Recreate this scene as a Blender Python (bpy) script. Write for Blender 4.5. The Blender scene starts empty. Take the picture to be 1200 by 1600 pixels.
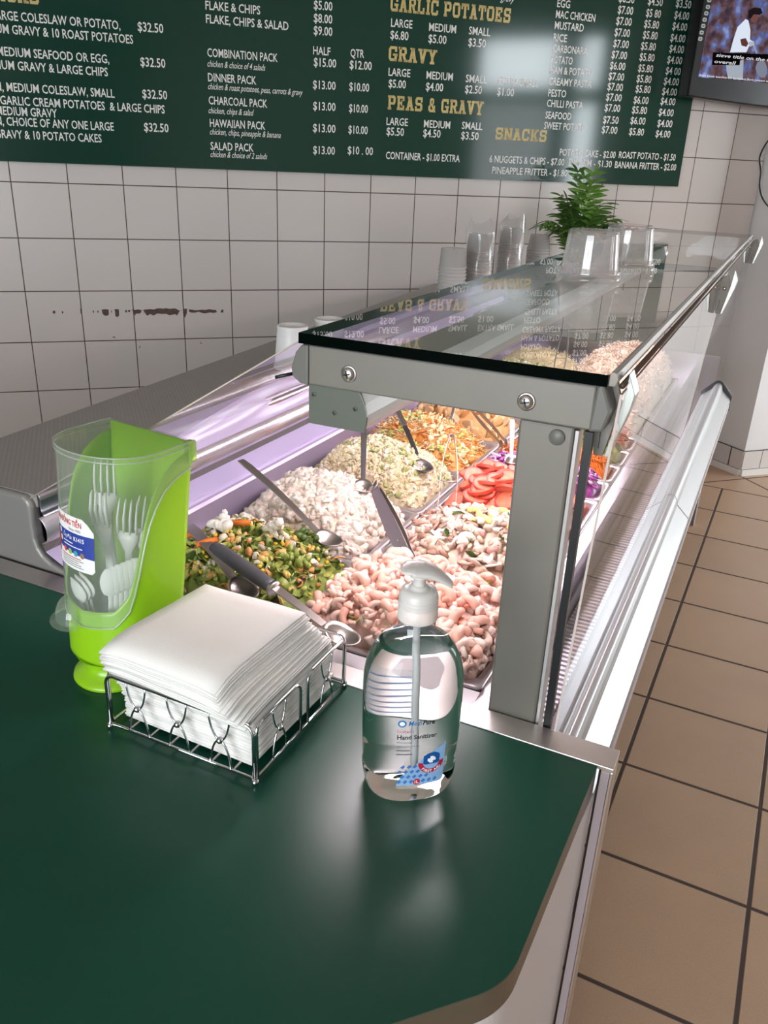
import bpy, bmesh, math, random
from mathutils import Matrix, Vector, noise
import numpy as np
random.seed(7); RNG = np.random.default_rng(7)
C = bpy.context.scene.collection
SC = bpy.context.scene
PI = math.pi

# ------------------------------------------------------------------ camera, world, daylight, exposure
CAMZ = 1.467
cam = bpy.data.cameras.new('camera'); camo = bpy.data.objects.new('camera', cam); C.objects.link(camo)
_r = (0.90124327, 0.43150621, 0.03953390); _d = (0.20292706, -0.33969225, -0.91838434); _f = (-0.38285921, 0.83571021, -0.39370964)
camo.matrix_world = Matrix(((_r[0], -_d[0], -_f[0], 0), (_r[1], -_d[1], -_f[1], 0), (_r[2], -_d[2], -_f[2], CAMZ), (0, 0, 0, 1)))
cam.sensor_fit = 'HORIZONTAL'; cam.sensor_width = 36.0; cam.lens = 1275.04 / 1200 * 36.0; cam.clip_start = 0.02
SC.camera = camo
SKY = 8.0            # overcast daylight outside the shop windows
LAMP = 29.0          # the tube under the glass shelf of the display case
SC.view_settings.view_transform = 'Standard'; SC.view_settings.look = 'None'
SC.view_settings.exposure = 0.62; SC.view_settings.gamma = 1.0
world = bpy.data.worlds.new('sky'); SC.world = world; world.use_nodes = True
wn = world.node_tree.nodes; wn['Background'].inputs[0].default_value = (0.88, 0.95, 1.0, 1); wn['Background'].inputs[1].default_value = SKY
cy = SC.cycles
cy.max_bounces = 12; cy.diffuse_bounces = 4; cy.glossy_bounces = 6; cy.transmission_bounces = 10; cy.transparent_max_bounces = 24
cy.sample_clamp_indirect = 6.0; cy.caustics_refractive = True; cy.caustics_reflective = False

# windows of the shop: (plane, opening) ; a daylight portal fills each opening
def portal(name, loc, rot, sx, sy):
    l = bpy.data.lights.new(name, 'AREA'); l.shape = 'RECTANGLE'; l.size = sx; l.size_y = sy
    l.cycles.is_portal = True
    o = bpy.data.objects.new(name, l); C.objects.link(o); o.location = loc; o.rotation_euler = rot
WX = 2.6
W_SIDE = [(1.93, 3.10, 0.02, 2.52), (4.3, 6.7, 0.3, 2.5)]
W_FRONT = (-1.7, 0.8, 0.7, 2.4); WY = -2.6
for a, b, c, d in W_SIDE:
    portal('daylight_portal', (WX + .02, (a+b)/2, (c+d)/2), (0, PI/2, 0), d-c, b-a)
portal('daylight_portal', ((W_FRONT[0]+W_FRONT[1])/2, WY-.02, (W_FRONT[2]+W_FRONT[3])/2), (PI/2, 0, 0), W_FRONT[1]-W_FRONT[0], W_FRONT[3]-W_FRONT[2])

# ------------------------------------------------------------------ materials
def lin(c):
    if isinstance(c, str):
        c = [int(c[i:i+2], 16)/255 for i in (0, 2, 4)]
        return tuple(x/12.92 if x <= .04045 else ((x+.055)/1.055)**2.4 for x in c)
    return tuple(c)
def newmat(name):
    m = bpy.data.materials.new(name); m.use_nodes = True
    return m, m.node_tree.nodes, m.node_tree.links
def mat(name, col, rough=.5, metal=0., spec=.5, noise_amt=0., noise_scale=30., bump=0., bump_scale=200., trans=0., coat=0., sss=0.):
    m, n, l = newmat(name); b = n['Principled BSDF']
    c = lin(col); b.inputs['Base Color'].default_value = (*c, 1)
    b.inputs['Roughness'].default_value = rough; b.inputs['Metallic'].default_value = metal
    b.inputs['Specular IOR Level'].default_value = spec
    if trans: b.inputs['Transmission Weight'].default_value = trans
    if coat: b.inputs['Coat Weight'].default_value = coat; b.inputs['Coat Roughness'].default_value = .1
    if sss:
        b.inputs['Subsurface Weight'].default_value = sss; b.inputs['Subsurface Radius'].default_value = (.01, .006, .004)
    if noise_amt or bump:
        tc = n.new('ShaderNodeTexCoord')
    if noise_amt:
        t = n.new('ShaderNodeTexNoise'); t.inputs['Scale'].default_value = noise_scale; t.inputs['Detail'].default_value = 4
        l.new(tc.outputs['Object'], t.inputs['Vector'])
        r = n.new('ShaderNodeMapRange'); r.inputs[1].default_value = .3; r.inputs[2].default_value = .7
        r.inputs[3].default_value = 1-noise_amt; r.inputs[4].default_value = 1+noise_amt
        l.new(t.outputs['Fac'], r.inputs[0])
        v = n.new('ShaderNodeVectorMath'); v.operation = 'SCALE'; v.inputs[0].default_value = c; l.new(r.outputs[0], v.inputs['Scale'])
        l.new(v.outputs[0], b.inputs['Base Color'])
    if bump:
        t = n.new('ShaderNodeTexNoise'); t.inputs['Scale'].default_value = bump_scale; t.inputs['Detail'].default_value = 3
        l.new(tc.outputs['Object'], t.inputs['Vector'])
        bp = n.new('ShaderNodeBump'); bp.inputs['Strength'].default_value = bump; bp.inputs['Distance'].default_value = .002
        l.new(t.outputs['Fac'], bp.inputs['Height']); l.new(bp.outputs[0], b.inputs['Normal'])
    return m
def emis(name, col, s):
    m, n, l = newmat(name); n.remove(n['Principled BSDF'])
    e = n.new('ShaderNodeEmission'); e.inputs[0].default_value = (*lin(col), 1); e.inputs[1].default_value = s
    l.new(e.outputs[0], n['Material Output'].inputs[0]); return m
def thin(name, tint=(1, 1, 1), f0=.04, rough=0., haze=0., hazecol=(.9, .9, .9), power=5.):
    """clear pane or thin plastic: transparent, mirror-like by the angle of view, a little milky"""
    m, n, l = newmat(name); n.remove(n['Principled BSDF'])
    g = n.new('ShaderNodeNewGeometry'); dt = n.new('ShaderNodeVectorMath'); dt.operation = 'DOT_PRODUCT'
    l.new(g.outputs['Normal'], dt.inputs[0]); l.new(g.outputs['Incoming'], dt.inputs[1])
    def mth(op, a, b=None):
        x = n.new('ShaderNodeMath'); x.operation = op
        for i, q in enumerate((a, b)):
            if q is None: continue
            if isinstance(q, (int, float)): x.inputs[i].default_value = q
            else: l.new(q, x.inputs[i])
        return x.outputs[0]
    a = mth('ABSOLUTE', dt.outputs['Value']); a = mth('SUBTRACT', 1.0, a); a = mth('POWER', a, power)
    a = mth('MULTIPLY', a, 1-f0); a = mth('ADD', a, f0)
    tr = n.new('ShaderNodeBsdfTransparent'); tr.inputs[0].default_value = (*tint, 1)
    gl = n.new('ShaderNodeBsdfGlossy'); gl.inputs['Roughness'].default_value = rough
    base = tr.outputs[0]
    if haze:
        df = n.new('ShaderNodeBsdfDiffuse'); df.inputs[0].default_value = (*hazecol, 1)
        tl = n.new('ShaderNodeBsdfTranslucent'); tl.inputs[0].default_value = (*hazecol, 1)
        m1 = n.new('ShaderNodeMixShader'); l.new(df.outputs[0], m1.inputs[1]); l.new(tl.outputs[0], m1.inputs[2])
        m2 = n.new('ShaderNodeMixShader'); m2.inputs[0].default_value = haze; l.new(tr.outputs[0], m2.inputs[1]); l.new(m1.outputs[0], m2.inputs[2])
        base = m2.outputs[0]
    mx = n.new('ShaderNodeMixShader'); l.new(a, mx.inputs[0]); l.new(base, mx.inputs[1]); l.new(gl.outputs[0], mx.inputs[2])
    l.new(mx.outputs[0], n['Material Output'].inputs[0]); return m
def grid_mat(name, base, grout, size, ratio, off, gw, angle=0., rough=.25, var=.05, border=None, mott=0., bump=.3, spec=.5):
    """square tiles with grout lines, measured in the object's own x / (y or z) plane"""
    m, n, l = newmat(name); b = n['Principled BSDF']; b.inputs['Specular IOR Level'].default_value = spec
    tc = n.new('ShaderNodeTexCoord')
    def M(op, a, c=None, d=None):
        x = n.new('ShaderNodeMath'); x.operation = op
        for i, q in enumerate((a, c, d)):
            if q is None: continue
            if isinstance(q, (int, float)): x.inputs[i].default_value = q
            else: l.new(q, x.inputs[i])
        return x.outputs[0]
    sp = n.new('ShaderNodeSeparateXYZ'); l.new(tc.outputs['Object'], sp.inputs[0])
    def cell(ang, off, sx, sy):
        X, Y = sp.outputs[0], sp.outputs[1]
        u = M('ADD', M('MULTIPLY', X, math.cos(ang)), M('MULTIPLY', Y, math.sin(ang)))
        v = M('ADD', M('MULTIPLY', X, -math.sin(ang)), M('MULTIPLY', Y, math.cos(ang)))
        u = M('DIVIDE', M('SUBTRACT', u, off[0]), sx); v = M('DIVIDE', M('SUBTRACT', v, off[1]), sy)
        fu, fv = M('FRACT', u), M('FRACT', v)
        du = M('MULTIPLY', M('MINIMUM', fu, M('SUBTRACT', 1., fu)), sx); dv = M('MULTIPLY', M('MINIMUM', fv, M('SUBTRACT', 1., fv)), sy)
        cb = n.new('ShaderNodeCombineXYZ'); l.new(M('FLOOR', u), cb.inputs[0]); l.new(M('FLOOR', v), cb.inputs[1])
        return M('MINIMUM', du, dv), cb.outputs[0]
    d, idv = cell(angle, off, size, size*ratio)
    if border:
        d2, id2 = cell(*border['cell'])
        ang, dist = border['ang'], border['dist']
        v = M('ADD', M('MULTIPLY', sp.outputs[0], -math.sin(ang)), M('MULTIPLY', sp.outputs[1], math.cos(ang)))
        sel = M('GREATER_THAN', v, dist)
        line = M('ABSOLUTE', M('SUBTRACT', v, dist))
        mx = n.new('ShaderNodeMix'); mx.data_type = 'FLOAT'; l.new(sel, mx.inputs[0]); l.new(d, mx.inputs[2]); l.new(d2, mx.inputs[3])
        d = M('MINIMUM', mx.outputs[0], line)
        mv = n.new('ShaderNodeMix'); mv.data_type = 'VECTOR'; l.new(sel, mv.inputs[0]); l.new(idv, mv.inputs[4]); l.new(id2, mv.inputs[5])
        idv = mv.outputs[1]
    wnz = n.new('ShaderNodeTexWhiteNoise'); l.new(idv, wnz.inputs[0])
    nt = n.new('ShaderNodeTexNoise'); nt.inputs['Scale'].default_value = 5; nt.inputs['Detail'].default_value = 6; l.new(tc.outputs['Object'], nt.inputs['Vector'])
    nf = n.new('ShaderNodeTexNoise'); nf.inputs['Scale'].default_value = 260; nf.inputs['Detail'].default_value = 3; l.new(tc.outputs['Object'], nf.inputs['Vector'])
    f = M('ADD', M('MULTIPLY', M('SUBTRACT', wnz.outputs[0], .5), var), 1.)
    f = M('ADD', f, M('MULTIPLY', M('SUBTRACT', nt.outputs['Fac'], .5), mott))
    f = M('ADD', f, M('MULTIPLY', M('SUBTRACT', nf.outputs['Fac'], .5), mott*1.2))
    sc = n.new('ShaderNodeVectorMath'); sc.operation = 'SCALE'; sc.inputs[0].default_value = lin(base); l.new(f, sc.inputs['Scale'])
    mr = n.new('ShaderNodeMapRange'); mr.inputs[1].default_value = gw*.5*.75; mr.inputs[2].default_value = gw*.5*1.15; l.new(d, mr.inputs[0])
    mc = n.new('ShaderNodeMix'); mc.data_type = 'RGBA'; l.new(mr.outputs[0], mc.inputs[0]); mc.inputs[6].default_value = (*lin(grout), 1); l.new(sc.outputs[0], mc.inputs[7])
    l.new(mc.outputs[2], b.inputs['Base Color'])
    rr = n.new('ShaderNodeMapRange'); rr.inputs[3].default_value = .85; rr.inputs[4].default_value = rough; l.new(mr.outputs[0], rr.inputs[0]); l.new(rr.outputs[0], b.inputs['Roughness'])
    bp = n.new('ShaderNodeBump'); bp.inputs['Strength'].default_value = bump; bp.inputs['Distance'].default_value = .003
    l.new(mr.outputs[0], bp.inputs['Height']); l.new(bp.outputs[0], b.inputs['Normal'])
    return m

# ------------------------------------------------------------------ mesh helpers
class MB:
    def __init__(s): s.V = []; s.F = []; s.S = []; s.Mi = []
    def add(s, V, F, mi=0, smooth=False):
        o = len(s.V); s.V.extend([tuple(v) for v in V])
        for f in F: s.F.append(tuple(i+o for i in f)); s.S.append(smooth); s.Mi.append(mi)
        return s
    def xf(s, M, start=0):
        for i in range(start, len(s.V)): s.V[i] = tuple(M @ Vector(s.V[i]))
        return s
    def box(s, x0, x1, y0, y1, z0, z1, mi=0):
        return s.add([(x0,y0,z0),(x1,y0,z0),(x1,y1,z0),(x0,y1,z0),(x0,y0,z1),(x1,y0,z1),(x1,y1,z1),(x0,y1,z1)],
              [(0,3,2,1),(4,5,6,7),(0,1,5,4),(1,2,6,5),(2,3,7,6),(3,0,4,7)], mi)
    def prism(s, poly, a0, a1, axis='y', mi=0, cap_mi=None, smooth=False):
        n = len(poly); V = []
        for a in (a0, a1):
            for p, q in poly: V.append({'y': (p, a, q), 'z': (p, q, a), 'x': (a, p, q)}[axis])
        A = sum(poly[i][0]*poly[(i+1) % n][1]-poly[(i+1) % n][0]*poly[i][1] for i in range(n))
        fl = (A > 0) != (axis == 'y')
        side = []
        for i in range(n):
            j = (i+1) % n; f = (i, j, n+j, n+i); side.append(f if fl else f[::-1])
        c0 = tuple(range(n)); c1 = tuple(range(n, 2*n))
        caps = [c0[::-1], c1] if fl else [c0, c1[::-1]]
        s.add(V, side, mi, smooth)
        o = len(s.V)-2*n
        for f in caps: s.F.append(tuple(i+o for i in f)); s.S.append(False); s.Mi.append(mi if cap_mi is None else cap_mi)
        return s
    def strip(s, poly, a0, a1, axis='y', mi=0, smooth=True, closed=False, nseg=1):
        """an open profile drawn out along an axis (a sheet)"""
        n = len(poly); V = []
        for k in range(nseg+1):
            a = a0+(a1-a0)*k/nseg
            for p, q in poly: V.append({'y': (p, a, q), 'z': (p, q, a), 'x': (a, p, q)}[axis])
        F = [(k*n+i, k*n+(i+1) % n, (k+1)*n+(i+1) % n, (k+1)*n+i) for k in range(nseg) for i in range(n if closed else n-1)]
        return s.add(V, F, mi, smooth)
    def tube(s, path, r, n=8, closed=False, mi=0, flat=1.0):
        P = [Vector(p) for p in path]; m = len(P)
        R = [float(x) for x in r] if isinstance(r, (list, tuple)) else [float(r)]*m
        T = []
        for i in range(m):
            if closed: t = P[(i+1) % m]-P[i-1]
            else: t = P[min(i+1, m-1)]-P[max(i-1, 0)]
            T.append(t.normalized() if t.length > 1e-9 else Vector((0, 0, 1)))
        up = Vector((0, 0, 1)) if abs(T[0].z) < .9 else Vector((1, 0, 0))
        N = (up-T[0]*up.dot(T[0])).normalized(); V = []
        for i in range(m):
            N = (N-T[i]*N.dot(T[i])).normalized(); Bn = T[i].cross(N)
            for k in range(n):
                a = 2*PI*k/n; V.append(P[i]+R[i]*(math.cos(a)*N*flat+math.sin(a)*Bn))
        F = []
        for i in range(m if closed else m-1):
            j = (i+1) % m
            for k in range(n): F.append((i*n+k, i*n+(k+1) % n, j*n+(k+1) % n, j*n+k))
        if not closed: F += [tuple(range(n))[::-1], tuple(range((m-1)*n, m*n))]
        return s.add(V, F, mi, True)
    def lathe(s, prof, c=(0, 0), n=32, mi=0, smooth=True, cap0=False, cap1=False, sup=None):
        V = []
        for r, z in prof:
            for k in range(n):
                a = 2*PI*k/n; V.append((c[0]+r*math.cos(a), c[1]+r*math.sin(a), z))
        F = [(i*n+k, i*n+(k+1) % n, (i+1)*n+(k+1) % n, (i+1)*n+k) for i in range(len(prof)-1) for k in range(n)]
        s.add(V, F, mi, smooth); o = len(s.V)-len(V); m = len(prof)
        if cap0: s.F.append(tuple(o+k for k in range(n))[::-1]); s.S.append(False); s.Mi.append(mi)
        if cap1: s.F.append(tuple(o+(m-1)*n+k for k in range(n))); s.S.append(False); s.Mi.append(mi)
        return s
    def ball(s, c, r, n=10, mi=0, sz=1.):
        prof = [(r*math.sin(PI*i/(n//2))+1e-5, c[2]-sz*r*math.cos(PI*i/(n//2))) for i in range(n//2+1)]
        return s.lathe(prof, c[:2], n, mi)
    def poly(s, pts, mi=0): return s.add(pts, [tuple(range(len(pts)))], mi)
MW = {}
def build(mb, name, mats, parent=None, origin=None, bevel=0., seg=2, solid=0., sub=0):
    """ONE mesh object from world coordinates, linked under its parent"""
    if not isinstance(mats, (list, tuple)): mats = [mats]
    me = bpy.data.meshes.new(name)
    if parent is not None: inv = MW.get(parent.name, Matrix.Identity(4)).inverted(); W = MW.get(parent.name, Matrix.Identity(4))
    elif origin is not None: W = Matrix.Translation(origin); inv = W.inverted()
    else: W = Matrix.Identity(4); inv = W
    V = np.array(mb.V, float).reshape(-1, 3)
    I = np.array(inv); V = V @ I[:3, :3].T + I[:3, 3]
    me.from_pydata(V.tolist(), [], mb.F); 
    for m in mats: me.materials.append(m)
    me.polygons.foreach_set('use_smooth', mb.S); me.polygons.foreach_set('material_index', mb.Mi); me.update()
    o = bpy.data.objects.new(name, me); C.objects.link(o)
    if parent is not None: o.parent = parent
    elif origin is not None: o.location = origin
    MW[o.name] = W
    if solid:
        md = o.modifiers.new('thickness', 'SOLIDIFY'); md.thickness = solid; md.offset = 0
    if bevel:
        md = o.modifiers.new('edges', 'BEVEL'); md.width = bevel; md.segments = seg; md.limit_method = 'ANGLE'; md.angle_limit = .6
    if sub:
        md = o.modifiers.new('smooth', 'SUBSURF'); md.levels = sub; md.render_levels = sub
    return o
def tag(o, label=None, cat=None, group=None, kind=None):
    if label: o['label'] = label
    if cat: o['category'] = cat
    if group: o['group'] = group
    if kind: o['kind'] = kind
    return o
def thing(name, label, cat, loc=(0, 0, 0), rotz=0., group=None):
    o = bpy.data.objects.new(name, None); C.objects.link(o); o.location = loc; o.rotation_euler = (0, 0, rotz); o.empty_display_size = .05
    MW[o.name] = Matrix.Translation(loc) @ Matrix.Rotation(rotz, 4, 'Z')
    return tag(o, label, cat, group)
def dup(root, loc, rotz=0., label=None, group=None, tilt=None):
    r = root.copy(); C.objects.link(r); r.location = loc; r.rotation_euler = tilt or (0, 0, rotz)
    MW[r.name] = Matrix.Translation(loc) @ r.rotation_euler.to_matrix().to_4x4()
    if label: r['label'] = label
    if group: r['group'] = group
    for ch in list(root.children):
        c = ch.copy(); C.objects.link(c); c.parent = r
        for g in ch.children:
            d = g.copy(); C.objects.link(d); d.parent = c
    return r
def struct(name, mb, m, parent=None, **k):
    o = build(mb, name, m, parent, **k)
    if parent is None: tag(o, kind='structure')
    return o

# lettering ---------------------------------------------------------
def text_geo(s, shear=0., bold=.0, sp=1.):
    cu = bpy.data.curves.new('t', 'FONT'); cu.body = s; cu.size = 1.; cu.shear = shear; cu.offset = bold; cu.resolution_u = 2; cu.space_character = sp
    o = bpy.data.objects.new('t', cu); me = bpy.data.meshes.new_from_object(o)
    V = [tuple(v.co) for v in me.vertices]; F = [tuple(p.vertices) for p in me.polygons]
    bpy.data.objects.remove(o); bpy.data.meshes.remove(me); bpy.data.curves.remove(cu)
    return V, F
CAPH = .727
def fit_text(s, w=None, h=.04, bold=.02, shear=0., sp=1., caps=True):
    """text with its left end at 0 and its baseline at 0, cap height h, stretched to the width w"""
    V, F = text_geo(s, shear, bold, sp)
    x0 = min(v[0] for v in V); x1 = max(v[0] for v in V)
    k = h/CAPH; kx = (w/(x1-x0)) if w else k
    return [((v[0]-x0)*kx, v[1]*k) for v in V], F
def stem(x, s=.27, lo=True, hi=True, e=.08, sh=.17):
    r = [[(x, 0), (x+s, 0), (x+s, 1), (x, 1)]]
    if lo: r.append([(x-e, 0), (x+s+e, 0), (x+s+e, sh), (x-e, sh)])
    if hi: r.append([(x-e, 1-sh), (x+s+e, 1-sh), (x+s+e, 1), (x-e, 1)])
    return r
def R_(x0, x1, y0, y1): return [(x0, y0), (x1, y0), (x1, y1), (x0, y1)]
t_ = .19; s_ = .27
def diag(x0, y0, x1, y1, w=.28): return [(x0, y0), (x0+w, y0), (x1+w, y1), (x1, y1)]
SLAB = {
 'A': [diag(.06, 0, .36, 1), diag(.66, 0, .36, 1), R_(.25, .75, .27, .42), R_(-.02, .42, 0, .16), R_(.58, 1.02, 0, .16), R_(.2, .7, .86, 1)],
 'C': [R_(.02, .02+s_, .18, .82), [(.02, .2), (.2, 0), (.2, .25), (.29, .3)], [(.02, .8), (.29, .7), (.2, .75), (.2, 1)], R_(.18, .8, 0, t_), R_(.18, .8, 1-t_, 1), R_(.7, .95, .62, 1), R_(.7, .95, .08, .34), [(.8, 0), (.95, .12), (.8, .3)]],
 'E': stem(.08) + [R_(.1, .9, 0, t_), R_(.1, .9, 1-t_, 1), R_(.3, .62, .41, .59), R_(.52, .66, .3, .7), R_(.72, .92, 0, .34), R_(.72, .92, .66, 1)],
 'G': [R_(.02, .02+s_, .18, .82), [(.02, .2), (.2, 0), (.2, .25), (.29, .3)], [(.02, .8), (.29, .7), (.2, .75), (.2, 1)], R_(.18, .95, 0, t_), R_(.18, .8, 1-t_, 1), R_(.72, .95, .64, 1), R_(.68, .95, 0, .5), R_(.5, 1.02, .36, .52)],
 'I': stem(.1, e=.1), 'K': stem(.06) + [diag(.3, .4, .62, 1, .26), diag(.64, 0, .34, .6, .28), R_(.55, 1.0, .85, 1), R_(.55, 1.04, 0, .16)],
 'L': stem(.08) + [R_(.1, .92, 0, t_), R_(.7, .92, 0, .42)],
 'N': stem(.06, .24) + stem(.7, .24) + [diag(.1, 1, .66, 0, .26)],
 'O': [R_(.02, .29, .18, .82), R_(.71, .98, .18, .82), R_(.18, .82, 0, t_), R_(.18, .82, 1-t_, 1), [(.02, .2), (.2, 0), (.3, .19), (.29, .3)], [(.98, .2), (.71, .3), (.7, .19), (.8, 0)], [(.02, .8), (.29, .7), (.3, .81), (.2, 1)], [(.98, .8), (.8, 1), (.7, .81), (.71, .7)]],
 'P': stem(.08) + [R_(.1, .8, 1-t_, 1), R_(.3, .8, .36, .53), R_(.68, .95, .5, .86), [(.8, 1), (.95, .86), (.7, .8)], [(.8, .36), (.95, .52), (.7, .55)]],
 'R': stem(.08) + [R_(.1, .8, 1-t_, 1), R_(.3, .8, .42, .58), R_(.66, .92, .55, .86), [(.8, 1), (.92, .86), (.7, .8)], diag(.68, 0, .42, .5, .28), R_(.62, 1.06, 0, .16)],
 'S': [R_(.05, .32, .55, .85), R_(.68, .95, .15, .45), R_(.18, .82, 0, t_), R_(.18, .82, 1-t_, 1), R_(.2, .8, .41, .6), R_(.03, .24, 0, .36), R_(.74, .95, .64, 1), [(.05, .84), (.2, 1), (.3, .8)], [(.05, .56), (.2, .41), (.3, .6)], [(.95, .16), (.8, 0), (.7, .2)], [(.95, .44), (.8, .6), (.7, .4)]],
 'T': stem(.365, hi=False) + [R_(0, 1, 1-t_, 1), R_(0, .2, .6, 1), R_(.8, 1, .6, 1)],
 'V': [diag(.06, 1, .36, 0), diag(.66, 1, .36, 0), R_(-.04, .44, .84, 1), R_(.56, 1.04, .84, 1)],
 'Y': [diag(.06, 1, .36, .42), diag(.66, 1, .36, .42), R_(.36, .64, 0, .45), R_(.24, .76, 0, .16), R_(-.04, .44, .84, 1), R_(.56, 1.04, .84, 1)],
 '&': [R_(.05, .3, .1, .45), R_(.18, .8, 0, t_), R_(.2, .42, .5, .92), R_(.3, .62, .83, 1), R_(.55, .74, .6, .92), diag(.28, .62, .76, 0, .24), R_(.7, .9, .1, .48), R_(.2, .66, .44, .6)],
}
def slab_text(s, w, h):
    mb = MB(); x = 0.
    for ch in s:
        if ch == ' ': x += .55; continue
        wd = .47 if ch == 'I' else 1.0
        for p in SLAB[ch]: mb.poly([(x+a, b, 0) for a, b in p])
        x += wd+.13
    X0 = min(v[0] for v in mb.V); X1 = max(v[0] for v in mb.V); k = w/(X1-X0)
    return [((v[0]-X0)*k, v[1]*h) for v in mb.V], mb.F
# ------------------------------------------------------------------ the room
ANG = math.radians(43.71531); UW = Vector((math.cos(ANG), math.sin(ANG), 0)); NW = Vector((-math.sin(ANG), math.cos(ANG), 0)); DW = 3.53692
WM = Matrix(((UW.x, NW.x, 0, 0), (UW.y, NW.y, 0, 0), (0, 0, 1, 0), (0, 0, 0, 1)))     # (u along the tiled wall, n towards it, z)
def wroot(name, label, cat, u, n, z, group=None):
    p = UW*u+NW*n; return thing(name, label, cat, (p.x, p.y, z), ANG, group)
CEIL = 2.95
m_floor = grid_mat('floor_tiles', 'bd9f84', '4c3c35', .34128, 1.0, (-0.0630*math.cos(math.radians(1.4))-4.281*math.sin(math.radians(1.4)), 4.281*math.cos(math.radians(1.4))-.063*math.sin(math.radians(1.4))), .0105, -math.radians(1.4), rough=.42, var=.07, mott=.22, bump=.5,
    border=dict(ang=-math.radians(1.4), dist=4.281*math.cos(math.radians(1.4))-.063*math.sin(math.radians(1.4))+.0, cell=(ANG, (3.14, 3.235), .34128, .34128)))
f = MB(); f.add([(-8, -5, 0), (8, -5, 0), (8, 9, 0), (-8, 9, 0)], [(0, 1, 2, 3)])
struct('floor', f, m_floor)
m_tile = grid_mat('white_wall_tiles', 'd2cac5', '55463e', .2, .9944, (0, 0), .0042, 0, rough=.22, var=.03, mott=.03, bump=.25)
# the tiled back wall: its own x runs along the wall, its own y upwards
wb = MB(); U0, U1 = -3.6, 3.10
wl = bpy.data.meshes.new('wall_back')
u_o, z_o = -0.29670, 1.34542
V = [(U0-u_o, -z_o, 0), (U1-u_o, -z_o, 0), (U1-u_o, CEIL-z_o, 0), (U0-u_o, CEIL-z_o, 0)]
V = V+[(x, y, -.1) for x, y, z in V]
wl.from_pydata(V, [], [(0, 1, 2, 3), (7, 6, 5, 4), (0, 4, 5, 1), (2, 6, 7, 3), (1, 5, 6, 2), (3, 7, 4, 0)]); wl.materials.append(m_tile)
wall_back = bpy.data.objects.new('wall_back', wl); C.objects.link(wall_back)
P0 = UW*u_o+NW*DW
wall_back.matrix_world = Matrix(((UW.x, 0, -NW.x, P0.x), (UW.y, 0, -NW.y, P0.y), (0, 1, 0, z_o), (0, 0, 0, 1)))
tag(wall_back, kind='structure'); MW['wall_back'] = wall_back.matrix_world.copy()
m_stain = mat('old_tape_glue', '5c4a44', .9, noise_amt=.25, noise_scale=60)
STAIN = [[[-0.2037, 0.8749], [-0.1948, 0.8748], [-0.1962, 0.8623], [-0.204, 0.8624]], [[-0.1695, 0.872], [-0.1642, 0.8719], [-0.1652, 0.8618], [-0.17, 0.8619]], [[-0.1015, 0.8786], [-0.0955, 0.8785], [-0.0965, 0.8564], [-0.1019, 0.8628]], [[-0.0536, 0.8716], [-0.0487, 0.8716], [-0.0496, 0.8621], [-0.0545, 0.8621]], [[-0.0363, 0.8733], [-0.0314, 0.8733], [-0.0323, 0.8637], [-0.0372, 0.8638]], [[-0.0189, 0.8763], [0.008, 0.8746], [0.0061, 0.8529], [-0.004, 0.8505], [-0.0124, 0.8532], [-0.0181, 0.8584]], [[0.0304, 0.8756], [0.0477, 0.8754], [0.0443, 0.8498], [0.0376, 0.8434], [0.0305, 0.8487]], [[0.0163, 0.8707], [0.02, 0.8706], [0.0193, 0.8617], [0.0156, 0.8617]], [[0.0723, 0.8712], [0.0792, 0.8711], [0.0786, 0.8634], [0.0717, 0.8635]], [[0.0823, 0.8711], [0.0917, 0.871], [0.0911, 0.8632], [0.0817, 0.8634]], [[0.0962, 0.8722], [0.1358, 0.8717], [0.1304, 0.8588], [0.1126, 0.8565], [0.1069, 0.8488], [0.1043, 0.8631]], [[0.1427, 0.8716], [0.1836, 0.8749], [0.2736, 0.8777], [0.2892, 0.867], [0.2769, 0.8448], [0.269, 0.8542], [0.2461, 0.8493], [0.2336, 0.856], [0.214, 0.8511], [0.1983, 0.8565], [0.1819, 0.8502], [0.1695, 0.8556], [0.1551, 0.8493], [0.1475, 0.8592]], [[0.2861, 0.8684], [0.3058, 0.872], [0.3055, 0.8668], [0.2858, 0.8644]], [[0.3033, 0.8747], [0.3189, 0.8732], [0.3165, 0.8535], [0.3071, 0.8371], [0.3033, 0.8504]], [[0.3253, 0.8705], [0.3777, 0.8684], [0.4374, 0.869], [0.4424, 0.8596], [0.4267, 0.8532], [0.4103, 0.8574], [0.3902, 0.8524], [0.3641, 0.8594], [0.3376, 0.8558], [0.326, 0.8599]], [[0.4574, 0.8674], [0.4681, 0.8672], [0.4677, 0.8579], [0.457, 0.8581]]]
st = MB()
for poly in STAIN:
    # ragged lower and upper edges
    pts = []
    for i, (u, z) in enumerate(poly):
        u2, z2 = poly[(i+1) % len(poly)]; k = max(1, int(math.hypot(u2-u, z2-z)/.012))
        for j in range(k): pts.append((u+(u2-u)*j/k+random.uniform(-.0015, .0015), z+(z2-z)*j/k+random.uniform(-.003, .002)))
    st.add([tuple(UW*u+NW*(DW-.0006)+Vector((0, 0, z))) for u, z in pts], [tuple(range(len(pts)))])
build(st, 'glue_residue', m_stain, wall_back)
specks = MB()
for px in ((.115, .715), (.02, .757), (.37, .73)):
    for _ in range(3):
        u, z = px[0]+random.uniform(-.004, .004), px[1]+random.uniform(-.006, .006); r = random.uniform(.0012, .0028)
        specks.add([tuple(UW*(u+r*math.cos(a))+NW*(DW-.0006)+Vector((0, 0, z+1.4*r*math.sin(a)))) for a in np.linspace(0, 2*PI, 9)[:-1]], [tuple(range(8))])
build(specks, 'dirt_specks', m_stain, wall_back)

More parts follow.
